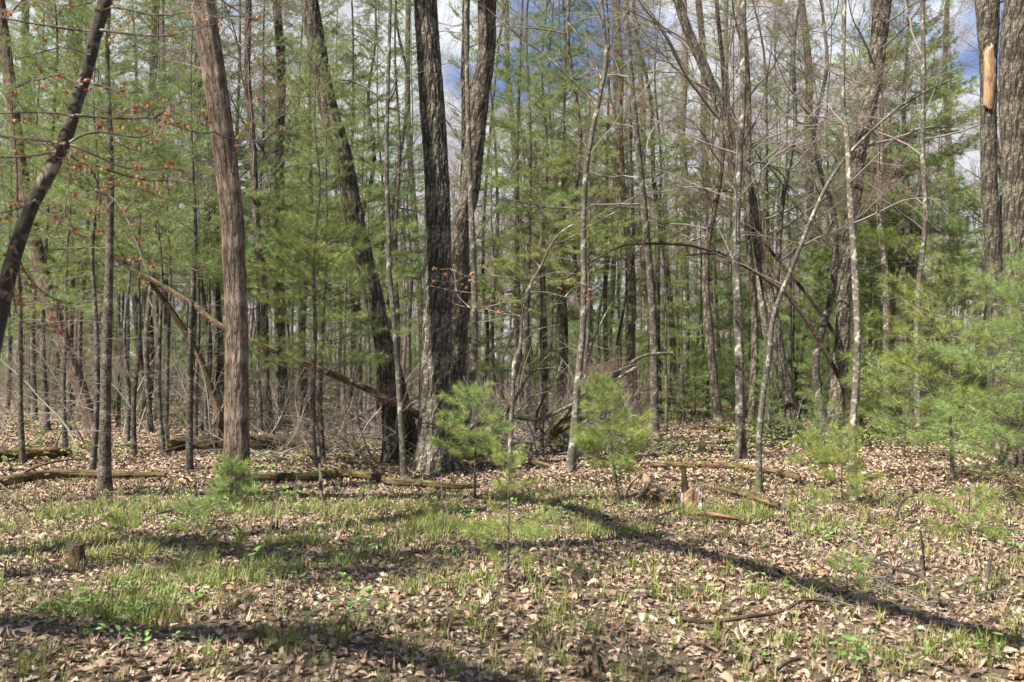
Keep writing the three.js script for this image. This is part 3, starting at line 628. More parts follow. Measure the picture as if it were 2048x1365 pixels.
// taller pines with bare lower stems: [x, y of foot, height, height of the lowest green, spread, options, label]
[
  [630, 948, 6.4, 1.5, 1.3, { dead: 16, gap: 0.24, per: 6, shape: (t) => (t < 0.38 ? 1 - 0.7 * t : 0.34 * (1.35 - t)) }, 'tall bright pine between the shaggy tree and leaning oak'],
  [645, 930, 6.8, 2.8, 1.0, { dead: 12, gap: 0.3 }, 'darker stem standing close behind the tall bright pine'],
  [208, 984, 8.5, 3.6, 1.25, { dead: 26, radius: 0.085, gap: 0.3 }, 'nearest straight pine stem at left crossing the long log'],
  [183, 962, 6.5, 3.7, 1.0, { dead: 14, gap: 0.34 }, 'thin pine stem just left of the nearest straight stem'],
  [253, 905, 6.8, 3.4, 1.1, { dead: 16 }, 'thin dark pine stem, first right of the nearest stem'],
  [268, 918, 6.2, 3.3, 1.0, { dead: 14, lean: 0.12 }, 'thin pine stem, second right of the nearest stem'],
  [236, 858, 8, 3.6, 1.3, { dead: 12, lean: 0.2 }, 'slanting thin pine stem in the sunny gap at left'],
  [326, 912, 6.5, 3.2, 1.1, { dead: 16, lean: -0.15 }, 'thin pine stem midway between the nearest stem and shaggy tree'],
  [334, 900, 7, 3.6, 1.1, { dead: 12 }, 'thin pine stem beside the fallen log end at left'],
  [378, 947, 7.2, 3.1, 1.15, { dead: 18, radius: 0.06 }, 'pine stem left of the shaggy tree, mossy and slim'],
  [390, 882, 7.5, 3.4, 1.2, { dead: 12 }, 'pair-like pine stem behind the slim mossy one'],
  [412, 872, 7.5, 3.6, 1.2, { dead: 10 }, 'dim pine stem close left of the shaggy tree'],
  [130, 900, 7.5, 2.6, 1.4, { dead: 18 }, 'thin pine stem rising alone from the litter at far left'],
  [45, 935, 7.0, 2.6, 1.3, { dead: 18, lean: -0.3 }, 'pine sapling at the far left edge with long dead twigs'],
  [690, 905, 6.5, 3.0, 1.1, { dead: 12 }, 'thin pine stem beside the leaning oak, left side'],
  [735, 872, 7.5, 2.2, 1.3, { dead: 12 }, 'pine behind the leaning oak with bright green crown'],
  [985, 862, 8.0, 2.4, 1.4, { dead: 14 }, 'pine behind the slim grey trunk right of the oaks'],
  [1083, 905, 5.5, 3.2, 0.9, { dead: 14 }, 'thin upright pine stem in front of the brush pile'],
  [1175, 868, 8.5, 3.6, 1.5, { dead: 12 }, 'pine with bright boughs behind the slender forking tree'],
  [1310, 850, 6.5, 3.0, 1.2, { dead: 12 }, 'thin pine stem in front of the pale upright trunk'],
  [1332, 865, 5.5, 4.0, 0.7, { dead: 12 }, 'bare wiry stem just right of the small bright pine'],
  [95, 868, 14, 3.6, 1.7, { dead: 14, gap: 0.5 }, 'tall green-crowned pine at left above the leaning reddish trunk'],
  [300, 872, 14, 4.2, 1.7, { dead: 14, gap: 0.5 }, 'tall pine with a bright crown left of the shaggy tree'],
  [520, 868, 14, 3.4, 1.8, { dead: 12, gap: 0.45 }, 'tall pine directly right of the shaggy tree with full crown'],
  [600, 850, 16, 3.0, 1.9, { dead: 10, gap: 0.45 }, 'tall pine filling the space behind the bright pine'],
  [700, 852, 16, 3.6, 1.8, { dead: 10, gap: 0.5 }, 'tall pine whose crown shows either side of the leaning oak'],
  [1128, 846, 16, 4.2, 1.9, { dead: 10, gap: 0.55 }, 'tall bright pine over the left of the brush pile'],
  [1265, 850, 15.5, 4.6, 1.9, { dead: 10, gap: 0.6 }, 'tall pine over the right of the brush pile'],
  [1060, 858, 16, 4.4, 1.7, { dead: 10, gap: 0.55 }, 'tall pine rising behind the crooked sapling'],
  [1215, 842, 17, 5.0, 2.0, { dead: 10, gap: 0.5 }, 'tall full pine right of the slender forking tree'],
  [1320, 832, 17, 5.5, 1.9, { dead: 10, gap: 0.6 }, 'tall pine left of the pale upright trunk'],
  [160, 850, 15.5, 4.6, 1.9, { dead: 10, gap: 0.5 }, 'tall full pine at left above the wide distant oak'],
  [385, 845, 16, 4.4, 1.9, { dead: 10, gap: 0.5 }, 'tall full pine right behind the shaggy tree'],
  [1745, 826, 15, 5.5, 2.1, { dead: 8, gap: 0.6 }, 'tall pine right behind the kinked grey oak'],
  [1560, 824, 15, 6.0, 2.3, { dead: 8, gap: 0.6 }, 'tall pine high between the blotched trunk and kinked oak'],
  [1665, 820, 17, 6.5, 2.4, { dead: 8, gap: 0.65 }, 'tall pine whose crown shows left of the kinked oak'],
  [1430, 822, 15, 7.0, 2.2, { dead: 8, gap: 0.65 }, 'tall pine high behind the slanting oak top'],
  [1590, 838, 6.5, 1.6, 1.5, { dead: 6, gap: 0.45 }, 'pine seen between the slanting oak and kinked oak'],
  [1500, 842, 5.0, 1.0, 1.3, { dead: 4, gap: 0.4 }, 'rounded pine between blotched trunk and pale trunk behind'],
  [1415, 838, 8, 2.8, 1.5, { dead: 10 }, 'pine left of the blotched trunk with boughs at mid height'],
].forEach(([x, y, height, from, spread, o, label], k) => pine('pine_tree', label, onGround(x, y),
  { seed: 760 + k, height, from, spread, kind: 'mid', gap: 0.46, skip: 0.1, radius: 0.028 + height * 0.0035, shape: (t) => 1.05 - 0.85 * t, bark: [0.85, 0.85, 0.8], ...o }));

// pines of the middle distance, far enough to be alike: one label for each stretch of the wood
const stretches = [
  [-80, 430, 'tall feathery pine in the dense stand at far left', 'pines in the dense left stand', 14, 24, 46, 4.2],
  [430, 850, 'feathery pine in the backdrop between shaggy tree and central oak', 'pines behind the leaning oak', 10, 24, 46, 3.2],
  [930, 1340, 'feathery pine in the backdrop above the brush pile', 'pines behind the brush pile', 9, 27, 50, 2.0],
  [1340, 1800, 'feathery pine in the backdrop behind the slanting oak', 'pines behind the slanting oak', 11, 30, 52, 0.9],
  [1800, 2130, 'low feathery pine in the backdrop behind the bushy pine', 'pines behind the bushy pine', 8, 30, 52, 0.5],
];
stretches.forEach(([x0, x1, label, group, count, d0, d1, from], s) => {
  const r = rng(820 + s);
  for (let k = 0; k < count; k++) {
    const d = mix(d0, d1, r()), x = mix(x0, x1, (k + r()) / count), base = at(x, HORIZON, d); base.y = hgt(base.x, base.z);
    const height = s === 4 ? mix(3, 5.5, r()) : mix(11, 20, r()) * (s > 2 ? 0.85 : 1);
    pine('pine_tree', label, base, { seed: 830 + s * 40 + k, height, from: from * (0.5 + r()), spread: mix(1.3, 2.3, r()), kind: 'far', gap: 0.75, per: 5, skip: 0.12, radius: 0.03 + height * 0.004,
      shape: (t) => 1.05 - 0.8 * t, dead: d < 34 ? 6 : 0, bark: [0.8, 0.78, 0.74], sides: 7 }, group);
  }
});
// half-grown pines among the far trunks
{
  const r = rng(880);
  for (let k = 0; k < 40; k++) {
    const right = k >= 17, d = mix(25, 46, r()), x = right ? mix(1330, 1900, (k - 17 + r()) / 23) : mix(-20, 1300, (k + r()) / 17), base = at(x, HORIZON, d); base.y = hgt(base.x, base.z);
    const height = mix(1.6, 4.6, r());
    pine('young_pine', right ? 'half-grown pine among the far trunks on the right half' : 'half-grown pine among the far trunks left of the bright small pine', base, { seed: 882 + k, height, from: 0.15, spread: mix(0.7, 1.3, r()), kind: 'mid', gap: 0.3, per: 5, radius: 0.03, shape: (t) => 1.05 - 0.85 * t, sides: 6 }, right ? 'half-grown pines on the right' : 'half-grown pines on the left');
  }
}
// the large old pines
[[1822, 836, 15, 3.6, 3.3, 'old dark pine with layered boughs against the sky at right'],
 [1785, 828, 12, 3.2, 1.9, 'bright dense pine left of the old layered pine'],
 [560, 805, 16, 4, 3.4, 'old tall pine high behind the brown shaggy tree'],
 [1110, 800, 17, 7, 3.0, 'old tall pine above the brush pile'],
 [60, 812, 15, 3, 3.2, 'old tall pine at the far left corner'],
].forEach(([x, y, height, from, spread, label], k) => pine('old_pine', label, onGround(x, y),
  { seed: 900 + k, height, from, spread, kind: 'far', gap: k ? 0.7 : 1.0, per: k ? (k < 2 ? 9 : 6) : 14, radius: 0.2, droop: k ? 0 : 0.1, shape: (t) => 1 - 0.62 * t, dead: 8, sides: 10 }));

// ---------------------------------------------------------------- trees outside the frame whose shadows reach into it
[
  [V(-9.6, 0, -9.0), 0.17, 'tree outside the left edge whose limb shades the foreground', [[0.33, 11.6, 8], [1.2, 9.4, 7.4], [2.1, 7.4, 6.9], [2.95, 5.74, 6.5], [3.6, 4.4, 6.3]], 0.13],
  [V(-7.2, 0, -6.2), 0.2, 'tree outside the left edge nearer the camera', [[-2.4, 8.6, 6.2], [-1.5, 8.3, 6.6], [0.2, 8.8, 7.0], [1.5, 9.6, 7.6]], 0.2],
  [V(-11.2, 0, -2.2), 0.19, 'tree far outside the left edge beside the camera', [[-4.4, 6.4, 6.5], [-2.6, 6.1, 6.6], [-0.9, 5.7, 6.5], [-0.1, 5.0, 6.4], [0.6, 4.2, 6.4]], 0.15],
].forEach(([base, rad, label, limb, lr], k) => {
  base.y = hgt(base.x, base.z);
  const tree = thing('shade_tree', label, 'tree', base.clone()), r = rng(930 + k);
  const P = [base, base.clone().add(V(0.1, 4, 0.1)), base.clone().add(V(0.3, 8, -0.1)), base.clone().add(V(0.2, 12, 0.2)), base.clone().add(V(0.5, 16, 0))], path = { P, R: [rad, rad * 0.85, rad * 0.75, rad * 0.5, 0.05], base };
  trunkMesh(path, tree, { mat: M.oak, sides: 20, step: 0.15, push: furrows(0.02, 15, 3), color: plainBark() });
  limbs(tree, path, r, { kind: 'tree', count: 9, from: 8, to: 15, len: [2, 3.5], rise: [0.3, 1.1] });
  const q = limb.map(([x, d, h]) => caster(x, d, h)), start = base.clone().add(V(0.25, Math.min(7, limb[0][2] - 0.5), 0));
  stick([start, ...q], [lr * 1.2, ...q.map((_, i) => lr * mix(1, 0.55, i / q.length))], tree, M.oak, { sides: 10, name: 'limb' });
  const c = new THREE.CatmullRomCurve3([start, ...q]), sets = BOUGH.far.map(() => []);
  if (k) for (let i = 0; i < 60; i++) { const p = c.getPoint(mix(0.25, 1, r())), a = r() * 6.3, n = i % 4; sets[n].push(place(p.sub(tree.position), V(Math.cos(a), 0.2 * r(), Math.sin(a)), mix(0.3, 0.6, r()), r())); }
  sets.forEach((m, i) => inst('foliage', BOUGH.far[i].needles, M.needle, m, crownOf(tree)));
});

// ---------------------------------------------------------------- brush, undergrowth, the far wood
const scatter = (seed, count, f) => { const r = rng(seed), sets = []; for (let k = 0; k < count; k++) { const q = f(r, k); if (q) (sets[q[0]] ||= []).push(q[1]); } return sets; };
{
  const c = onGround(1085, 878), pile = thing('brush_pile', 'tangled heap of dead brown brush right of the central oaks', 'brush pile', c);
  scatter(951, 120, (r) => {
    const p = at(mix(930, 1265, r()), 760, mix(17.6, 21, r())); p.y = hgt(p.x, p.z) + 0.02;
    const a = r() * 6.3, d = V(Math.cos(a), mix(0.1, 1.5, r() * r()), Math.sin(a));
    return [Math.floor(r() * 3), place(p.sub(c), d, mix(0.9, 2.1, r()), r() * 6)];
  }).forEach((m, k) => inst('brushwood', LIMB.brush[k], M.twig, m, pile));
  const drift = thing('brush_drift', 'low scatter of dead branches between the shaggy tree and central oaks', 'brush pile', onGround(690, 915)), dp = drift.position;
  scatter(953, 90, (r) => {
    const p = onGround(mix(500, 900, r()), mix(880, 940, r())); p.y += 0.03; const a = r() * 6.3;
    return [Math.floor(r() * 3), place(p.sub(dp), V(Math.cos(a), mix(0.0, 0.9, r() * r()), Math.sin(a) * 0.7), mix(0.9, 2.4, r()), r() * 6)];
  }).forEach((m, k) => inst('brushwood', LIMB.brush[k], M.twig, m, drift));
  const g = new THREE.Group(); g.name = 'undergrowth'; g.userData = { kind: 'stuff', label: 'thin leafless shrubs and saplings filling the space between the trunks' }; scene.add(g);
  scatter(952, 520, (r) => {
    const d = mix(17, 52, Math.pow(r(), 0.7)), x = mix(-120, 2170, r()); if (x > 1280 && d < 27) return null;
    const p = at(x, HORIZON, d); p.y = hgt(p.x, p.z) - 0.03;
    const v = V((r() - 0.5) * 0.7, 1, (r() - 0.5) * 0.7);
    return [Math.floor(r() * 3), place(p, v, mix(0.8, 2.8, r()), r() * 6.3, V(1, 0, 0))];
  }).forEach((m, k) => inst('shrub_stems', [LIMB.twig[0], LIMB.brush[1], LIMB.budded[2]][k], M.twig, m, g));
}
{ // the far wood: bare trees and pines too far off to count
  const g = new THREE.Group(); g.name = 'far_woods'; g.userData = { kind: 'stuff', label: 'mass of bare trees and pines closing the view far behind' }; scene.add(g);
  const bare = [0, 1, 2].map((k) => {
    const r = rng(960 + k), b = new Build(), P = [], R = [];
    for (let q = 0; q <= 8; q++) { P.push(V((r() - 0.5) * 0.5, q * 2.1 - 0.1, (r() - 0.5) * 0.5)); R.push(mix(0.16, 0.03, q / 8)); }
    b.tube(P, R, 6, { tint: [0.16, 0.13, 0.11] });
    const proto = LIMB.tree[k].attributes, ix = LIMB.tree[k].index.array, v = V(0, 0, 0);
    for (let q = 0; q < 15; q++) {
      const h = mix(3, 16, (q + r()) / 15), a = r() * 6.3, m = place(V(0, h, 0), V(Math.cos(a), mix(0.2, 1.2, r()), Math.sin(a)), mix(4.6, 2, h / 16), r() * 6), base = b.n;
      for (let i = 0; i < proto.position.count; i++) { v.fromBufferAttribute(proto.position, i).applyMatrix4(m); b.vert(v.x, v.y, v.z, [proto.color.getX(i), proto.color.getY(i), proto.color.getZ(i)]); }
      for (const i of ix) b.i.push(base + i);
    }
    b.seams = [];
    return b.geometry();
  });
  const put = (r, d0, d1) => { const d = mix(d0, d1, Math.sqrt(r())), p = at(mix(-250, 2300, r()), HORIZON, d); p.y = -0.05; return p; };
  scatter(970, 400, (r) => [Math.floor(r() * 3), place(put(r, 46, 105), V(1, 0, 0), mix(0.7, 1.1, r())).multiply(new THREE.Matrix4().makeRotationY(r() * 6.3))]).forEach((m, k) => inst('bare_trees', bare[k], M.twig, m, g));
  const boughSets = BOUGH.far.map(() => [[], []]), r = rng(975), stems = [];
  for (let k = 0; k < 260; k++) {
    const p = put(r, 50, 105), H = mix(2.5, 12, r() * r() + 0.15 * r()), open = p.x / -p.z > 0.36;     // lower at the right, where the sky comes down
    const h = open ? H * 0.55 : H; stems.push(place(p, V(1, 0, 0), V(1, h, 1)));
    for (let y = 0.4; y < h; y += 0.9) for (let q = 0; q < 4; q++) {
      const a = r() * 6.3, t = y / h, n = Math.floor(r() * 4);
      boughSets[n][0].push(place(V(p.x, y, p.z), V(Math.cos(a), 0.15 + 0.5 * t, Math.sin(a)), mix(1.25, 0.45, t) * (0.7 + 0.6 * r()), (r() - 0.5) * 0.6));
      const gg = 0.75 + 0.4 * r(); boughSets[n][1].push(new THREE.Color().setRGB(0.9 * gg, gg, 0.85 * gg));
    }
  }
  boughSets.forEach(([m, c], k) => inst('pine_boughs', BOUGH.far[k].needles, M.needle, m, g, c));
  inst('pine_stems', new Build().tube([V(0, 0, 0), V(0, 1, 0)], [0.1, 0.02], 5, { tint: [0.14, 0.12, 0.1] }).geometry(), M.twig, stems, g);
}
// ---------------------------------------------------------------- fallen wood
const lying = (x, y, h = 0) => { const p = onGround(x, y); p.y += h; return p; };
function log(name, label, category, pts, radii, { mat = M.rot, tint = [1, 1, 1], moss = 0, sides = 14, rough = 0.2, branches = [], step = 0.07, capColor = [0.55, 0.42, 0.3], group } = {}) {
  const c = pts[0].clone().add(pts[pts.length - 1]).multiplyScalar(0.5); c.y = Math.min(...pts.map((p) => p.y)) - 0.02;
  const o = thing(name, label, category, c, group);
  stick(pts, radii, o, mat, {
    sides, step, name: 'stem', capColor, push: (dx, dy, dz, t, p, r, len) => r * rough * (noise(dx * 2 + c.x, len * 3, dz * 2 + dy * 2) + 0.6 * noise(dx * 5, len * 9, dy * 5 + dz * 3)),
    color: (x, y, z, dx, dy, dz) => { const n = fbm((x + c.x) * 9, (y + c.y) * 9, (z + c.z) * 9, 4), m = moss ? smooth(0.0, 0.12, n + moss * (dy * 0.5 + 0.1) - 0.12) : 0, v = 0.9 + 0.7 * fbm((x + c.x) * 3, y * 3, (z + c.z) * 3, 3);
      return [mix(tint[0] * v, 0.52, m), mix(tint[1] * v, 0.66, m), mix(tint[2] * v, 0.22, m)]; },
  });
  const rs = rng(Math.floor(Math.abs(c.x * 977 + c.z * 331)) + 3);       // broken stubs
  if (radii[1] > 0.02) for (let k = 0; k < 7; k++) {
    const f = mix(0.1, 0.95, rs()) * (pts.length - 1), i = Math.floor(f), p = pts[i].clone().lerp(pts[Math.min(i + 1, pts.length - 1)], f - i), d = randDir(rs); d.y = Math.abs(d.y) * 0.7; const rr = radii[i];
    stick([p, p.clone().addScaledVector(d, rr * 1.8), p.clone().addScaledVector(d, rr * mix(2.2, 5, rs())).add(V(0, rr * (rs() - 0.4), 0))], [rr * 0.34, rr * 0.22, rr * 0.1], o, mat, { sides: 5, tint, name: 'branch_stub' });
  }
  for (const [P, r0] of branches) stick(P, P.map((_, k) => r0 * mix(1, 0.35, k / P.length)), o, mat, { sides: 6, tint });
  return o;
}
const flat = (list, r) => list.map(([x, y]) => lying(x, y, r * 0.8 + 0.06));
log('fallen_tree', 'long thin dead trunk slanting from upper left down behind the thickest oak', 'fallen tree',
  [at(60, 405, 17.2), at(138, 457, 17), at(193, 488, 16.9), at(258, 536, 16.7), at(310, 564, 16.6), at(379, 605, 16.4), at(448, 657, 16.2), at(560, 706, 16), at(680, 756, 15.75), at(763, 794, 15.45), at(835, 830, 15.5), at(905, 862, 15.65), at(1000, 905, 15.3), lying(1105, 945, 0.05)],
  [0.02, 0.03, 0.034, 0.038, 0.042, 0.045, 0.048, 0.052, 0.054, 0.056, 0.058, 0.06, 0.06, 0.05], { tint: [0.72, 0.65, 0.58], moss: 0.15, branches: [[[at(258, 536, 16.7), at(230, 480, 16.8), at(222, 430, 16.9), at(205, 395, 17)], 0.015], [[at(193, 488, 16.9), at(150, 500, 16.6), at(100, 498, 16.4)], 0.012]] });
log('leaning_snag', 'dead mossy snag propped under the long thin dead trunk at left', 'snag',
  [lying(448, 900, -0.05), at(441, 850, 17.2), at(425, 790, 17.2), at(400, 720, 17.1), at(355, 640, 16.9), at(300, 564, 16.7)], [0.075, 0.065, 0.06, 0.055, 0.05, 0.035], { tint: [0.72, 0.6, 0.5], moss: 0.2 });
log('mossy_log', 'green-topped mossy log lying between the shaggy tree and thickest oak', 'log', flat([[490, 968], [540, 967], [599, 968], [668, 964], [753, 967], [787, 977], [855, 986], [907, 991], [960, 990]], 0.045), [0.055, 0.055, 0.055, 0.057, 0.055, 0.05, 0.045, 0.04, 0.025], { tint: [0.72, 0.62, 0.5], moss: 1.0 });
log('long_log', 'long reddish log at far left crossed by the nearest pine stem', 'log', flat([[-90, 1000], [0, 983], [52, 974], [120, 964], [200, 963], [258, 965], [330, 966]], 0.06), [0.07, 0.068, 0.065, 0.06, 0.055, 0.045, 0.03], { tint: [0.95, 0.82, 0.7], moss: 0.35, branches: [[[lying(30, 970, 0.1), lying(90, 952, 0.18), lying(150, 946, 0.22), lying(205, 944, 0.14)], 0.018]] });
log('thick_log', 'thick decaying log behind the shaggy tree', 'log', flat([[325, 912], [380, 906], [440, 905], [540, 905], [620, 903], [700, 905], [785, 908]], 0.12), [0.12, 0.135, 0.135, 0.13, 0.115, 0.1, 0.08], { tint: [0.86, 0.72, 0.62], moss: 0.45, sides: 20 });
log('broken_log', 'short brown log piece at the far left edge', 'log', flat([[-30, 935], [30, 930], [85, 926], [137, 921]], 0.1), [0.1, 0.1, 0.095, 0.08], { tint: [0.82, 0.66, 0.55], moss: 0.1, sides: 18 });
log('rotten_log', 'rotten red-brown log on the sunny ground at right', 'log', flat([[1300, 945], [1380, 944], [1430, 945], [1500, 951], [1560, 960], [1600, 968]], 0.05), [0.035, 0.055, 0.06, 0.055, 0.05, 0.03], { tint: [1.0, 0.8, 0.66], moss: 0.2, rough: 0.35 });
log('mossy_branch', 'short moss-patched log right of the splintered stump', 'log', flat([[1438, 985], [1480, 995], [1508, 1008], [1530, 1022], [1560, 1030]], 0.04), [0.025, 0.042, 0.045, 0.04, 0.025], { tint: [1.05, 0.88, 0.72], moss: 0.8, rough: 0.25 });
log('pale_log', 'pale bare log end left of the splintered stump', 'log', [lying(1278, 962, 0.2), lying(1300, 985, 0.14), lying(1318, 1000, 0.09), lying(1340, 1012, 0.05)], [0.03, 0.06, 0.065, 0.05], { tint: [1.75, 1.66, 1.5], rough: 0.25, branches: [[[lying(1290, 970, 0.2), lying(1262, 990, 0.15), lying(1250, 1000, 0.03)], 0.02], [[lying(1300, 985, 0.1), lying(1275, 1005, 0.06), lying(1262, 1012, 0.01)], 0.03]] });
log('small_log', 'small pale log in the grass below the splintered stump', 'log', flat([[1395, 1042], [1420, 1046], [1455, 1052], [1490, 1056]], 0.025), [0.02, 0.028, 0.025, 0.015], { tint: [1.4, 1.15, 0.85] });
log('arched_branch', 'long dead branch arching across behind the blotched trunk', 'branch',
  [at(1130, 560, 19.6), at(1179, 526, 19.5), at(1217, 505, 19.4), at(1248, 491, 19.3), at(1334, 488, 19.2), at(1400, 495, 19.2), at(1465, 519, 19.1), at(1513, 546, 19.1), at(1568, 584, 19), at(1610, 636, 19), at(1651, 705, 19), at(1685, 770, 19), lying(1712, 902, 0)],
  [0.01, 0.014, 0.018, 0.022, 0.026, 0.03, 0.033, 0.035, 0.037, 0.04, 0.042, 0.044, 0.046], { tint: [0.5, 0.44, 0.38], branches: [[[at(1465, 519, 19.1), at(1420, 508, 18.9), at(1370, 512, 18.7)], 0.02], [[at(1568, 584, 19), at(1540, 540, 19.3), at(1527, 481, 19.5), at(1530, 430, 19.6)], 0.03]] });
log('dead_limb', 'dark dead limb slanting down behind the slanting oak', 'branch', [at(1500, 430, 25), at(1527, 481, 25), at(1561, 526, 24.8), at(1623, 601, 24.6), at(1680, 690, 24.4), lying(1730, 868, 0)], [0.02, 0.035, 0.042, 0.046, 0.05, 0.055], { tint: [0.42, 0.36, 0.32] });
[ // the stems lying in the brush
  ['grey fallen stem slanting up right out of the brush pile', [[1107, 858, 0.05], [1160, 815], [1200, 780], [1240, 745], [1283, 714], [1345, 706]], 0.05, 16.8],
  ['forked fallen stem beneath the grey slanting one', [[1100, 872, 0.05], [1130, 832], [1169, 792], [1227, 763], [1272, 735]], 0.045, 16.6],
  ['reddish broken stem low in the brush pile', [[1095, 880, 0.05], [1150, 845], [1190, 822], [1235, 800]], 0.05, 16.4],
  ['mossy stem lying level across the brush pile', [[930, 885, 0.05], [966, 846], [1024, 835], [1080, 838], [1140, 812], [1180, 800]], 0.05, 17],
  ['thin grey stem over the left of the brush pile', [[985, 880, 0.04], [1030, 800], [1065, 745], [1110, 735]], 0.03, 17.4],
  ['crooked branch standing up out of the brush pile', [[1070, 884, 0.05], [1085, 800], [1110, 760], [1125, 720]], 0.03, 17.2],
].forEach(([label, q, rad, D], k) => log('fallen_pole', label, 'branch', q.map(([x, y, h], i) => (i ? at(x, y, D + i * 0.1) : lying(x, y, h))), q.map((_, i) => rad * mix(1.05, 0.4, i / q.length)), { tint: k === 2 ? [0.95, 0.7, 0.58] : [0.95, 0.88, 0.78], mat: k === 2 ? M.rot : M.grey, moss: k === 3 ? 0.5 : 0.05, sides: 9,
  branches: [[[at(q[2][0], q[2][1], D + 0.2), at(q[2][0] + 40, q[2][1] - 40, D + 0.1), at(q[2][0] + 75, q[2][1] - 52, D)], rad * 0.35]] }));
log('crooked_branch', 'pale crooked branch on the litter left of the leaning oak', 'branch', [lying(700, 928, 0.03), lying(722, 912, 0.12), lying(740, 890, 0.12), lying(770, 878, 0.2)], [0.04, 0.035, 0.03, 0.012], { tint: [1.05, 0.95, 0.82], mat: M.grey, sides: 8, branches: [[[lying(740, 890, 0.12), lying(752, 895, 0.35), lying(747, 897, 0.55)], 0.015]] });

// sticks on the ground: [label, points x, y, height, radius]
[
  ['dark crooked twig arched over the litter before the shaggy tree', [[298, 1043, 0.04], [345, 1040, 0.1], [389, 1040, 0.12], [440, 1052, 0.14], [482, 1070, 0.02]], 0.011, [[[389, 1040, 0.12], [380, 1038, 0.3], [365, 1042, 0.5]], [[440, 1055, 0.1], [425, 1062, 0.06], [415, 1078, 0]]]],
  ['upright dark dead stem before the mossy log', [[541, 1092, 0], [546, 1075, 0.3], [552, 1060, 0.6], [559, 1045, 0.85]], 0.008, []],
  ['short dark dead sapling under the mossy log right of the shaggy tree', [[643, 1005, 0], [640, 985, 0.25], [634, 960, 0.5], [628, 930, 0.9]], 0.024, [[[640, 988, 0.25], [655, 985, 0.2], [668, 985, 0.05]], [[638, 980, 0.3], [625, 980, 0.35], [615, 985, 0.45]]]],
  ['bent bare twig in the grass left of centre', [[525, 1185, 0.12], [545, 1200, 0.15], [548, 1240, 0.08], [556, 1262, 0.01], [590, 1268, 0.02], [612, 1278, 0]], 0.006, []],
  ['thin upright stem of a dead seedling before the thickest oak', [[886, 1062, 0], [884, 1045, 0.2], [883, 1035, 0.42]], 0.011, [[[884, 1042, 0.25], [905, 1045, 0.45], [915, 1050, 0.6]]]],
  ['long bark-brown curved stick in the leaves at lower right', [[1360, 1248, 0.015], [1420, 1252, 0.02], [1500, 1245, 0.03], [1560, 1238, 0.03], [1610, 1222, 0.04], [1660, 1216, 0.01]], 0.016, []],
  ['heap-like forked dead branch at right, largest on the ground', [[1690, 1150, 0.06], [1740, 1165, 0.12], [1790, 1185, 0.12], [1850, 1200, 0.1], [1880, 1225, 0.03]], 0.019, [[[1740, 1165, 0.12], [1780, 1160, 0.16], [1830, 1172, 0.08]], [[1790, 1185, 0.12], [1785, 1180, 0.05], [1760, 1195, 0.01]], [[1850, 1200, 0.1], [1848, 1205, 0.3], [1843, 1210, 0.46]], [[1850, 1200, 0.16], [1875, 1205, 0.2], [1905, 1210, 0.18]]]],
  ['grey branch stub lying near the right edge', [[1905, 1195, 0.02], [1935, 1190, 0.04], [1962, 1184, 0.03]], 0.018, []],
  ['pale forked stick in the leaves near the right edge', [[1965, 1210, 0.02], [1975, 1195, 0.1], [1985, 1180, 0.2]], 0.02, [[[1972, 1200, 0.08], [1960, 1190, 0.12]]]],
  ['mottled stick low at the right of the bottom edge', [[1545, 1365, 0.02], [1575, 1345, 0.03], [1600, 1332, 0.02]], 0.02, []],
  ['short brown stick at the bottom edge right of centre', [[1195, 1375, 0.02], [1190, 1340, 0.02], [1188, 1300, 0.02]], 0.018, []],
  ['thin arching twig in the grass before the splintered stump', [[1200, 1030, 0.02], [1250, 1022, 0.1], [1300, 1040, 0.1], [1345, 1060, 0.02]], 0.006, [[[1250, 1022, 0.1], [1248, 1010, 0.15], [1215, 985, 0.3]]]],
  ['grey forked stick below the pale log', [[1305, 1044, 0.02], [1335, 1040, 0.05], [1362, 1030, 0.06]], 0.01, [[[1335, 1040, 0.05], [1350, 1050, 0.02]]]],
  ['tall bare sapling leaning right past the slim sapling foot', [[1560, 1060, 0], [1575, 1010, 0.35], [1590, 985, 0.75], [1605, 950, 1.05], [1622, 900, 1.1]], 0.009, []],
  ['second bare sapling near the pale slim trunk', [[1594, 1020, 0], [1600, 1000, 0.3], [1608, 985, 0.65], [1614, 970, 0.95]], 0.008, []],
  ['dark root-like branch hooked above the litter at right', [[1788, 1052, 0.02], [1800, 1042, 0.1], [1815, 1030, 0.14], [1826, 1024, 0.12]], 0.02, []],
  ['level grey twig in the litter at left', [[230, 1030, 0.01], [260, 1020, 0.08], [300, 1000, 0.12]], 0.006, []],
  ['dark stick leaning at the far left edge', [[-20, 1010, 0.3], [20, 1025, 0.16], [50, 1040, 0.02]], 0.012, []],
  ['branch half buried in leaves at lower left', [[95, 1325, 0.0], [130, 1310, 0.02], [165, 1305, 0.02]], 0.014, []],
  ['thin stick along the ground before the rotten log', [[1620, 1000, 0.01], [1680, 1010, 0.03], [1740, 1020, 0.01]], 0.008, []],
  ['curved grey twig in the leaves at the foreground centre', [[835, 1230, 0.02], [880, 1205, 0.06], [930, 1195, 0.02]], 0.005, []],
  ['slender pale twig on the leaves below the seedling', [[955, 1250, 0.02], [990, 1225, 0.06], [1010, 1205, 0.08]], 0.005, []],
  ['slanting bare wand at the right of the bottom edge', [[1660, 1365, 0], [1655, 1330, 0.08], [1650, 1300, 0.18]], 0.007, []],
].forEach(([label, pts, rad, sub], k) => {
  const P = pts.map(([x, y, h]) => lying(x, y, h + rad * 0.6 + 0.03));
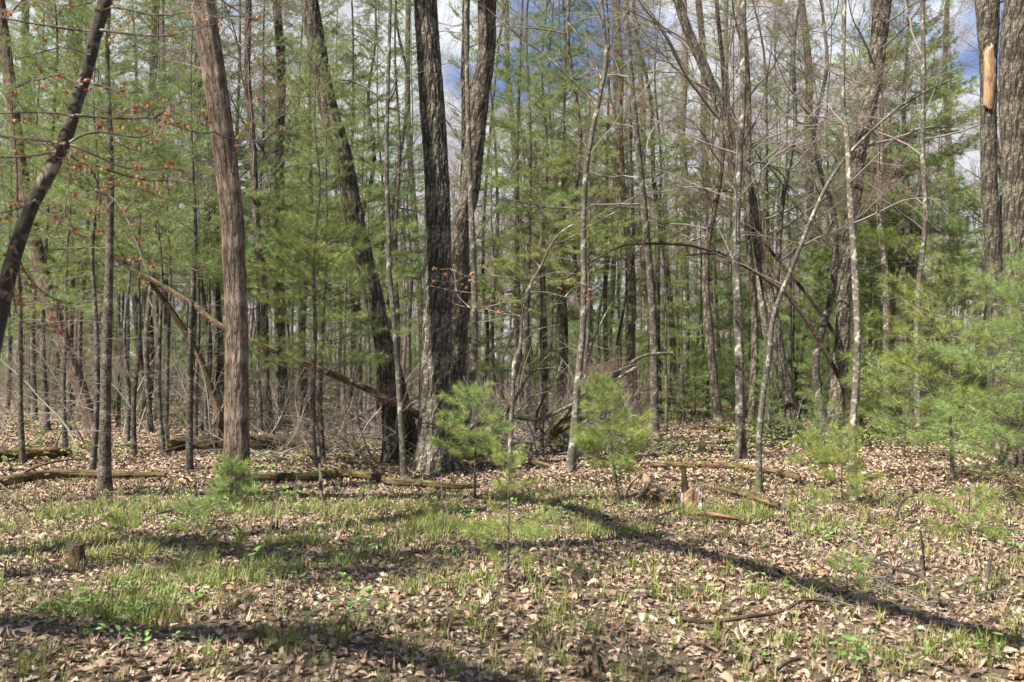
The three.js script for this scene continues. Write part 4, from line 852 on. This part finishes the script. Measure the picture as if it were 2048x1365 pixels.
  log('fallen_branch', label, 'branch', P, P.map((_, i) => rad * mix(1, 0.45, i / P.length)), { mat: k === 5 || k === 10 ? M.rot : M.grey, tint: [[0.5, 0.42, 0.36], [0.85, 0.76, 0.66], [0.62, 0.5, 0.42]][k < 6 ? 0 : k % 3], sides: 7, step: 0.05, branches: sub.map((s) => [s.map(([x, y, h]) => lying(x, y, h + rad * 0.5 + 0.03)), rad * 0.6]) });
});

{ // a small heap of dead twigs over the forked branch at right
  const c = lying(1790, 1190), o = thing('twig_heap', 'small heap of dead twigs on the forked branch at lower right', 'brush pile', c), r = rng(361), sets = LIMB.dead.map(() => []);
  for (let k = 0; k < 16; k++) { const p = lying(mix(1700, 1890, r()), mix(1160, 1225, r()), 0.04), a = r() * 6.3; sets[k % 4].push(place(p.sub(c), V(Math.cos(a), mix(0, 0.7, r() * r()), Math.sin(a)), mix(0.35, 0.8, r()), r() * 6)); }
  sets.forEach((m, k) => inst('twigs', LIMB.dead[k], M.twig, m, o));
}
// ---------------------------------------------------------------- stumps
{
  const p = onGround(1388, 1018), o = thing('splintered_stump', 'broken splintered stump of bare wood right of the pale log', 'stump', p), r = rng(311);
  const rotM = M.rot, slab = (x0, x1, z0, z1, h0, h1, tint, name) => {
    const b = new Build(), rows = 7;
    const ring = (f, jag) => [[x0, z1], [x1, z1], [x1, z0], [x0, z0]].map(([x, z]) => V(x + (r() - 0.5) * 0.012, mix(-0.05, mix(h0, h1, (x - x0) / (x1 - x0 + 1e-6)) + jag * (r() - 0.5), f), z + (r() - 0.5) * 0.015 - 0.03 * f));
    let prev = null;
    for (let j = 0; j <= rows; j++) {
      const q = ring(j / rows, j === rows ? 0.05 : 0).map((v, i) => b.vert(v.x, v.y, v.z, tint.map((t) => t * (0.75 + 0.5 * r())), i * 0.07 + x0, v.y));
      if (prev) for (let i = 0; i < 4; i++) b.quad(prev[i], prev[(i + 1) % 4], q[(i + 1) % 4], q[i]);
      prev = q;
    }
    b.quad(prev[0], prev[1], prev[2], prev[3]);
    const g = b.geometry().toNonIndexed(); g.computeVertexNormals();
    return part(name, g, name === 'splinter' ? M.grey : rotM, o);
  };
  slab(-0.12, -0.02, -0.06, 0.05, 0.16, 0.25, [1.35, 1.25, 1.1], 'wood_block'); slab(-0.025, 0.03, -0.05, 0.06, 0.26, 0.22, [1.1, 0.98, 0.84], 'wood_block');
  slab(0.032, 0.055, -0.02, 0.075, 0.22, 0.26, [1.75, 1.72, 1.62], 'splinter'); slab(0.058, 0.078, -0.02, 0.07, 0.25, 0.2, [1.8, 1.76, 1.66], 'splinter');
  slab(0.082, 0.125, -0.04, 0.03, 0.16, 0.1, [0.5, 0.4, 0.32], 'wood_block'); slab(0.086, 0.118, 0.032, 0.06, 0.1, 0.11, [1.5, 1.46, 1.36], 'splinter'); slab(-0.14, -0.122, -0.03, 0.05, 0.2, 0.16, [1.4, 1.36, 1.26], 'splinter');
  const s = onGround(152, 1138), q = thing('rotten_stump', 'small dark rotten stump in the shaded leaves at left', 'stump', s);
  const P = [V(0, -0.04, 0), V(0.005, 0.05, 0), V(0, 0.12, 0), V(0.0, 0.165, 0)];
  part('stump_body', new Build().tube(P, [0.07, 0.055, 0.052, 0.045], 20, { cap: true, tint: [0.42, 0.34, 0.28], capColor: [0.5, 0.38, 0.28], push: (dx, dy, dz, t, p2, r2) => r2 * 0.35 * noise(dx * 3, p2.y * 12, dz * 3) + (t > 0.9 ? 0.02 * noise(dx * 6, 1, dz * 6) : 0) }).geometry(), M.rot, q);
  const m = onGround(1372, 985), st = thing('snapped_sapling', 'snapped dark sapling stub just behind the splintered stump', 'stump', m);
  trunkMesh({ P: [m, m.clone().add(V(-0.02, 0.2, 0)), m.clone().add(V(-0.03, 0.36, 0))], R: [0.045, 0.035, 0.028], base: m }, st, { mat: M.rot, sides: 12, step: 0.04, color: plainBark([0.6, 0.5, 0.42]) });
}

// ---------------------------------------------------------------- the near maple at left and other budding twigs
const BLOOM = [1, 2, 3].map((s) => { // a drooping cluster of unfolding red-orange leaflets
  const r = rng(330 + s), b = new Build();
  for (let k = 0; k < 13; k++) {
    const a = r() * 6.3, d = V(Math.cos(a) * 0.8, -0.9 + 1.3 * r(), Math.sin(a) * 0.8).normalize(), l = 0.014 + 0.014 * r(), w = V(0, 0, 0).crossVectors(d, randDir(r)).normalize().multiplyScalar(l * 0.36);
    const c = [mix(0.34, 0.5, r()), mix(0.11, 0.2, r()), 0.055], m = d.clone().multiplyScalar(l * 0.55), e = d.clone().multiplyScalar(l * 1.1).add(V(0, -0.006, 0));
    const i = b.vert(0, 0, 0, c), j = b.vert(m.x + w.x, m.y + w.y, m.z + w.z, c), q = b.vert(m.x - w.x, m.y - w.y, m.z - w.z, c);
    b.tri(i, j, q); b.tri(j, b.vert(e.x, e.y, e.z, c), q);
  }
  return b.geometry();
});
function blooms(tree, list, depthOf, lines, r, size = 1, tint) {   // clusters at picture points, each hung on the nearest branch point by a stalk
  const sets = BLOOM.map(() => [[], []]), stalk = new Build(), o = tree.position;
  for (const [x, y] of list) {
    const p = at(x, y, depthOf(x, y));
    let best = null, dist = 1e9; for (const q of lines) { const e = q.distanceToSquared(p); if (e < dist) { dist = e; best = q; } }
    if (best && dist < 1.4) { if (dist > 0.09) p.lerp(best, 1 - 0.3 / Math.sqrt(dist)); const mid = best.clone().lerp(p, 0.5).add(V(0, -0.015, 0)); stalk.tube([best, mid, p].map((v) => v.clone().sub(o)), [0.0022, 0.0017, 0.0014], 4, { tint: [0.27, 0.2, 0.17] }); }
    const k = Math.floor(r() * 3), s = size * (0.75 + 0.6 * r()), yel = tint ?? r();
    sets[k][0].push(place(p.sub(o), V(Math.cos(r() * 6), 0, Math.sin(r() * 6)), s)); sets[k][1].push(new THREE.Color().setRGB(0.95, mix(0.85, 1.8, yel * yel), mix(0.9, 1.4, yel)));
  }
  sets.forEach(([m, c], k) => inst('leaf_cluster', BLOOM[k], M.blossom, m, tree, c));
  if (stalk.n) part('leaf_stalks', stalk.geometry(), M.twig, tree).userData.kind = 'stuff';
}
{
  const D = 4.7, base = at(-150, HORIZON, D); base.y = hgt(base.x, base.z);
  const tree = thing('near_maple', 'dark curving maple at the near left corner with orange leaf buds', 'tree', base.clone()), r = rng(340);
  const px = [[-60, 900, 34], [-20, 720, 32], [8, 590, 30], [22, 530, 30], [41, 470, 29], [62, 413, 28], [98, 344, 29], [131, 275, 27], [152, 207, 26], [174, 138, 25], [191, 69, 25], [210, 0, 28], [228, -70, 27], [250, -180, 25], [290, -330, 22], [340, -500, 16]];
  const P = [base], R = [0.048]; px.forEach(([x, y, w], k) => { P.push(at(x, y, D + k * 0.012)); R.push(w * D / FOCAL / 2); });
  trunkMesh({ P, R, base }, tree, { mat: M.grey, sides: 22, step: 0.03, color: (x, y, z) => { const n = smooth(0.0, 0.16, fbm(x * 38, y * 30, z * 38, 4)); return [mix(0.36, 0.55, n), mix(0.32, 0.54, n), mix(0.27, 0.48, n)]; } });
  const pts = [];
  const lines = [
    [[178, 62], [120, 56], [60, 46], [0, 36], [-60, 30]], [[200, 60], [260, 68], [330, 72], [380, 60], [430, 48]], [[222, 14], [262, 20], [310, 30], [350, 28], [385, 22], [410, 30], [440, 35]],
    [[148, 232], [100, 226], [40, 225], [-40, 230]], [[150, 230], [205, 236], [260, 237], [305, 236], [340, 248], [375, 260], [405, 267], [428, 264], [450, 275], [490, 279], [525, 281]],
    [[182, 168], [215, 175], [245, 190], [272, 214], [300, 218]], [[306, 236], [330, 222], [342, 205]], [[115, 285], [60, 278], [0, 273], [-50, 270]], [[138, 285], [165, 270], [205, 264], [250, 272], [280, 275], [303, 265], [306, 246]],
    [[140, 290], [190, 310], [240, 333], [285, 340], [340, 337], [378, 348]], [[112, 303], [60, 312], [0, 315], [-40, 312]], [[134, 300], [150, 320], [175, 332], [192, 360], [200, 400], [196, 440]], [[190, 330], [230, 345], [290, 360], [350, 362]], [[190, 380], [228, 400], [255, 440], [285, 520], [300, 560]],
    [[140, 305], [138, 350], [130, 410], [110, 470]], [[30, 500], [60, 560], [110, 600], [160, 610]], [[20, 540], [40, 640], [100, 650], [130, 640]], [[70, 400], [30, 420], [-20, 430]], [[180, 110], [130, 95], [80, 105], [30, 120]], [[165, 170], [110, 150], [60, 160], [10, 190]], [[215, -20], [180, 5], [120, 10], [60, 0]],
    [[440, 35], [470, 32], [515, 40]], [[525, 281], [560, 262], [600, 270]], [[222, 0], [300, -5], [400, 2], [470, 12]],
  ];
  lines.forEach((l, k) => {
    const dz = (r() - 0.5) * 1.0, q = l.map(([x, y], i) => at(x, y, D + dz * i / l.length));
    stick(q, q.map((_, i) => 0.006 * (k < 14 ? 1 : 0.7) * mix(1, 0.35, i / q.length)), tree, M.grey, { sides: 6, tint: k % 3 ? [0.72, 0.65, 0.58] : [0.5, 0.44, 0.4], step: 0.05 });
    const c = new THREE.CatmullRomCurve3(q); for (let i = 0; i <= 24; i++) pts.push(c.getPoint(i / 24));
  });
  const list = [[12, 22], [22, 20], [195, 12], [450, 10], [465, 30], [490, 36], [515, 32], [490, 50], [238, 50], [345, 50], [300, 52], [255, 197], [262, 205], [340, 202], [378, 200], [420, 245], [440, 253], [360, 232], [372, 250], [480, 265], [478, 272], [565, 253], [515, 195], [540, 180], [265, 323], [283, 333], [316, 335], [336, 327], [250, 415], [318, 415], [495, 247], [522, 280], [385, 225], [408, 222], [330, 225], [40, 600], [36, 590], [90, 590], [112, 574], [55, 648], [95, 648], [110, 650], [170, 585], [305, 530], [325, 405], [150, 460], [195, 460], [205, 462], [130, 430], [95, 435], [60, 400], [25, 405]];
  for (let k = 0; k < 210; k++) { const q = pts[Math.floor(r() * pts.length * 0.9)]; const d = -q.z; list.push([1024 + q.x / d * FOCAL + (r() - 0.5) * 46, HORIZON - (q.y - EYE) / d * FOCAL + (r() - 0.4) * 40]); }
  blooms(tree, list.filter(([x, y]) => x < 330 || r() < 0.7), () => D + (r() - 0.5) * 0.4, pts, r, 0.62);
}
{ // the crooked sapling's own twigs
  const { tree, path } = T.wavy, D = path.D, r = rng(351), pts = [];
  [[[1053, 591], [1020, 600], [985, 612], [940, 616], [905, 606], [880, 590]], [[1055, 585], [1090, 585], [1130, 594], [1160, 598], [1185, 582]], [[1044, 632], [1010, 628], [985, 622], [960, 612]], [[1060, 575], [1030, 560], [990, 552], [950, 558], [915, 545]], [[1081, 535], [1050, 500], [1040, 460], [1030, 430]], [[1100, 495], [1150, 470], [1200, 440], [1240, 420]], [[985, 612], [960, 590], [930, 585], [895, 580], [860, 572]], [[1121, 467], [1160, 425], [1215, 395]], [[1130, 594], [1150, 575], [1180, 570]], [[1041, 692], [1075, 660], [1120, 650]], [[1066, 560], [1110, 545], [1160, 548], [1210, 530]], [[940, 616], [915, 590], [905, 540], [880, 540]]].forEach((l, k) => {
    const q = l.map(([x, y], i) => at(x, y, D + (k % 3 - 1) * 0.12 * i));
    stick(q, q.map((_, i) => 0.0085 * mix(1, 0.3, i / q.length)), tree, M.grey, { sides: 5, tint: [1.1, 1.02, 0.95], step: 0.08 });
    const c = new THREE.CatmullRomCurve3(q); for (let i = 0; i <= 16; i++) pts.push(c.getPoint(i / 16));
  });
  blooms(tree, [[865, 535], [890, 548], [968, 533], [967, 528], [910, 540], [945, 545], [892, 578], [985, 550], [1120, 575], [1180, 578], [1178, 595], [1010, 600], [1000, 620], [975, 615], [1040, 620], [1050, 615], [960, 605], [985, 600], [925, 568], [940, 560], [932, 573], [1030, 610], [1060, 618], [1135, 560], [1165, 570], [855, 560]], () => D, pts, r, 1.35);
}
// ---------------------------------------------------------------- leaf litter
const LEAFTONE = [[0.36, 0.27, 0.185], [0.29, 0.208, 0.142], [0.23, 0.158, 0.106], [0.28, 0.22, 0.165], [0.16, 0.105, 0.07], [0.41, 0.33, 0.24], [0.20, 0.115, 0.067], [0.11, 0.077, 0.055], [0.32, 0.218, 0.15]];
function leafInto(b, r, n, m, tint, plain = 0) {                 // one dry lobed leaf, length 1 along x, transformed by m
  const curl = (r() - 0.25) * (r() < 0.4 ? 3.4 : 1.5), bend = (r() - 0.4) * 0.7, twist = (r() - 0.5) * 1.2, lobes = 2.5 + 1.5 * r(), v = V(0, 0, 0), rows = [];
  const fold = 0.2 * r(), wide = 0.8 + 0.35 * r();
  for (let k = 0; k <= n; k++) {
    const t = k / n, w = k === 0 || k === n ? 0.025 : wide * (0.16 + 0.2 * Math.sin(Math.PI * Math.pow(t, 0.8))) * (n > 3 && !plain ? 0.72 + 0.42 * Math.cos(t * lobes * 6.28 + 1) : 0.8 + 0.25 * (r() - 0.5));
    const row = [];
    for (const s of [-1, 0, 1]) {
      const z = s * w, a = twist * (t - 0.5), y = curl * z * z * 2.2 + fold * Math.abs(z) + bend * (t - 0.4) * (t - 0.4);
      v.set(t - 0.5, y * Math.cos(a) + z * Math.sin(a), z * Math.cos(a) - y * Math.sin(a)).applyMatrix4(m);
      const g = s ? 0.92 + 0.16 * r() : 1.08;
      row.push(b.vert(v.x, v.y, v.z, tint.map((c) => c * g)));
    }
    rows.push(row);
  }
  for (let k = 0; k < n; k++) for (const s of [0, 1]) b.quad(rows[k][s], rows[k + 1][s], rows[k + 1][s + 1], rows[k][s + 1]);
}
const tiltMatrix = (r, pos, size, tilt) => {
  const e = new THREE.Euler((r() - 0.5) * tilt, r() * 6.3, (r() - 0.5) * tilt, 'YXZ');
  return new THREE.Matrix4().compose(pos, new THREE.Quaternion().setFromEuler(e), V(size, size, size));
};
const I4 = new THREE.Matrix4();
const LEAVES = [...Array(12)].map((_, k) => { const r = rng(400 + k), b = new Build(); leafInto(b, r, k < 6 ? 9 : 6, I4, [1, 1, 1], k > 6); return b.geometry(); });
const leafTone = (r) => { const t = LEAFTONE[Math.floor(Math.pow(r(), 1.08) * LEAFTONE.length)], g = 0.75 + 0.5 * r(); return new THREE.Color().setRGB(t[0] * g, t[1] * g, t[2] * g); };
{
  const r = rng(410), near = [];
  // single leaves out to 15 m, thinner where the grass is thick
  for (let k = 0; k < 105000; k++) {
    const d = Math.sqrt(mix(4.2 * 4.2, 15 * 15, r())), x = (r() * 2 - 1) * (0.57 * d + 1.0), p = V(x, 0, -d);
    if (r() < 0.3 * smooth(0.02, 0.22, fbm(x * 1.7, d * 1.7, 21, 3))) continue;
    p.y = hgt(p.x, p.z) + 0.006 + 0.035 * r() * r();
    near.push([p, r() < 0.42 ? mix(0.014, 0.04, r()) : mix(0.035, 0.092, r() * r() + 0.1 * r()) * (r() < 0.05 ? 1.3 : 1), r() < 0.3 ? 1.3 : 0.55]);
  }
  const sets = LEAVES.map(() => [[], []]), singles = [];
  // the largest in the picture are parts of the ground, one by one
  const score = near.map((q, i) => [q[1] / -q[0].z, i]).sort((a, b) => b[0] - a[0]), chosen = new Set(score.slice(0, 300).map((q) => q[1]));
  const mats = LEAFTONE.map((t) => new THREE.MeshPhysicalMaterial({ color: new THREE.Color().setRGB(...t), vertexColors: true, roughness: 0.8, transmission: 0.12, thickness: 0, side: THREE.DoubleSide }));
  near.forEach(([p, size, tilt], i) => {
    const m = tiltMatrix(r, p, size, tilt), k = Math.floor(r() * LEAVES.length);
    if (chosen.has(i)) { const o = new THREE.Mesh(LEAVES[k], mats[Math.floor(Math.pow(r(), 1.25) * mats.length)]); o.name = 'leaf'; o.applyMatrix4(m); ground.add(o); }
    else { sets[k][0].push(m); sets[k][1].push(leafTone(r)); }
  });
  const litter = new THREE.Group(); litter.name = 'leaf_litter'; litter.userData = { kind: 'stuff', label: 'dry tan oak leaves covering the whole forest floor' }; scene.add(litter);
  sets.forEach(([m, c], k) => inst('dry_leaves', LEAVES[k], M.leaf, m, litter, c));
  // patches of leaves farther out
  const patches = [0, 1, 2, 3, 4].map((q) => {
    const rr = rng(420 + q), b = new Build();
    for (let k = 0; k < 85; k++) { const a = rr() * 6.3, d = 0.55 * Math.sqrt(rr()), t = leafTone(rr); leafInto(b, rr, 3, tiltMatrix(rr, V(Math.cos(a) * d, 0.01 + 0.05 * rr(), Math.sin(a) * d), 0.04 + 0.05 * rr(), 1.4), [t.r, t.g, t.b]); }
    return b.geometry();
  });
  const far = patches.map(() => []);
  for (let k = 0; k < 7000; k++) {
    const d = Math.sqrt(mix(14.2 * 14.2, 58 * 58, Math.pow(r(), 1.5))), x = (r() * 2 - 1) * (0.58 * d + 1), p = V(x, 0, -d); p.y = hgt(p.x, p.z);
    const s = 1 + Math.max(0, d - 25) / 60; far[k % 5].push(new THREE.Matrix4().compose(p, new THREE.Quaternion().setFromEuler(new THREE.Euler(0, r() * 6.3, 0)), V(s, s, s)));
  }
  far.forEach((m, k) => inst('dry_leaves', patches[k], M.leaf, m, litter));
  // dropped twigs
  const twig = [0, 1].map((k) => makeLimb(430 + k, { levels: 1, kids: 3, thick: 0.008, wob: 0.12, lift: 0, tint: [0.2, 0.17, 0.15] })), tm = [[], []];
  for (let k = 0; k < 900; k++) {
    const d = Math.sqrt(mix(20, 26 * 26, r())), p = V((r() * 2 - 1) * 0.58 * d, 0, -d); p.y = hgt(p.x, p.z) + 0.025; const a = r() * 6.3;
    tm[k % 2].push(place(p, V(Math.cos(a), (r() - 0.3) * 0.2, Math.sin(a)), mix(0.15, 0.8, r() * r()), r() * 6));
  }
  const tw = new THREE.Group(); tw.name = 'fallen_twigs'; tw.userData = { kind: 'stuff', label: 'thin dead twigs strewn over the leaves' }; scene.add(tw);
  tm.forEach((m, k) => inst('twigs', twig[k], M.twig, m, tw));
}
// ---------------------------------------------------------------- grass and low green plants
{
  const tufts = [0, 1, 2, 3].map((q) => {
    const r = rng(440 + q), b = new Build();
    for (let k = 0; k < 9; k++) {
      const a = r() * 6.3, d = 0.03 * r(), h = 0.05 + 0.09 * r(), lean = 0.1 + 0.6 * r(), x = Math.cos(a) * d, z = Math.sin(a) * d, w = 0.0013 + 0.0011 * r(), sx = -Math.sin(a) * w, sz = Math.cos(a) * w, c = 0.8 + 0.4 * r(), col = [0.18 * c, 0.23 * c, 0.038 * c];
      const v = [0, 0.5, 1].map((t) => [x + Math.cos(a) * lean * h * t * t, h * (t - 0.18 * lean * t * t), z + Math.sin(a) * lean * h * t * t]);
      const i = b.vert(v[0][0] - sx, 0, v[0][2] - sz, col), j = b.vert(v[0][0] + sx, 0, v[0][2] + sz, col), k1 = b.vert(v[1][0] - sx, v[1][1], v[1][2] - sz, col), k2 = b.vert(v[1][0] + sx, v[1][1], v[1][2] + sz, col), e = b.vert(v[2][0], v[2][1], v[2][2], col);
      b.quad(i, j, k2, k1); b.tri(k1, k2, e);
    }
    return b.geometry();
  });
  const r = rng(450), sets = tufts.map(() => [[], []]);
  const patch = (x, d) => fbm(x * 0.55 + 2, d * 0.75, 3.3, 3) + 0.5 * fbm(x * 2.2, d * 2.2, 7.7, 2);
  for (let k = 0; k < 60000; k++) {
    const d = Math.sqrt(mix(18, 14.5 * 14.5, r())), x = (r() * 2 - 1) * (0.56 * d + 0.3);
    const band = smooth(4.6, 7.2, d) * (1 - smooth(10.5, 12.6, d)) * (x / d > 0.28 ? 0.75 : 1);
    const want = 0.03 + 0.58 * band * smooth(0.02, 0.26, patch(x, d)) + 0.10 * smooth(0.0, 0.25, patch(x + 30, d)) * (1 - smooth(11, 14, d));
    if (r() > want) continue;
    const p = V(x, hgt(x, -d), -d), s = mix(0.55, 1.25, r()), q = k % 4;
    sets[q][0].push(new THREE.Matrix4().compose(p, new THREE.Quaternion().setFromEuler(new THREE.Euler((r() - 0.5) * 0.3, r() * 6.3, (r() - 0.5) * 0.3)), V(s * 1.3, s, s * 1.3)));
    const g = 0.75 + 0.5 * r(), y = r(); sets[q][1].push(r() < 0.1 ? new THREE.Color().setRGB(1.5 * g, g, 2.2 * g) : new THREE.Color().setRGB(g * mix(0.8, 1.25, y), g, g * mix(1.1, 0.9, y)));
  }
  const grass = new THREE.Group(); grass.name = 'grass'; grass.userData = { kind: 'stuff', label: 'thin young green grass growing up through the dead leaves' }; scene.add(grass);
  sets.forEach(([m, c], k) => inst('grass_tufts', tufts[k], M.grass, m, grass, c));

  // low leafy cover: small bright leaves on short stems
  const herbs = [0, 1, 2].map((q) => {
    const rr = rng(460 + q), b = new Build();
    for (let k = 0; k < 16; k++) {
      const a = rr() * 6.3, d = 0.09 * Math.sqrt(rr()), h = 0.03 + 0.12 * rr(), c = 0.8 + 0.5 * rr(), m = tiltMatrix(rr, V(Math.cos(a) * d, h, Math.sin(a) * d), 0.03 + 0.025 * rr(), 1.2);
      leafInto(b, rr, 3, m, [0.15 * c, 0.21 * c, 0.047 * c]);
    }
    return b.geometry();
  });
  const hs = herbs.map(() => [[], []]);
  for (let k = 0; k < 11000; k++) {
    const near = k < 700, d = near ? Math.sqrt(mix(20, 150, r())) : Math.sqrt(mix(14 * 14, 48 * 48, r())), x = near ? (r() * 2 - 1) * 0.56 * d : mix(-0.5, 0.6, r()) * d;
    const want = near ? smooth(0.0, 0.3, patch(x + 11, d)) * 0.7 : smooth(-0.05, 0.2, patch(x * 0.4 + 50, d * 0.4)) * (x / d > 0.1 ? 0.9 : 0.18);
    if (r() > want) continue;
    const s = near ? mix(0.6, 1.2, r()) : mix(0.9, 2.4, r()), p = V(x, hgt(x, -d), -d);
    hs[k % 3][0].push(new THREE.Matrix4().compose(p, new THREE.Quaternion().setFromEuler(new THREE.Euler(0, r() * 6.3, 0)), V(s * 1.2, s, s * 1.2)));
    const y = r(); hs[k % 3][1].push(near ? new THREE.Color().setRGB(0.8, 1.1, 0.7) : new THREE.Color().setRGB(mix(0.9, 1.45, y), mix(1, 1.0, y), mix(0.9, 0.8, y)));
  }
  const herb = new THREE.Group(); herb.name = 'ground_cover'; herb.userData = { kind: 'stuff', label: 'low yellow-green leafy plants scattered over the litter' }; scene.add(herb);
  hs.forEach(([m, c], k) => inst('small_leaves', herbs[k], M.grass, m, herb, c));
}
scene.traverse((o) => { if (o.isMesh) { o.castShadow = true; o.receiveShadow = true; } });
renderer.render(scene, camera);
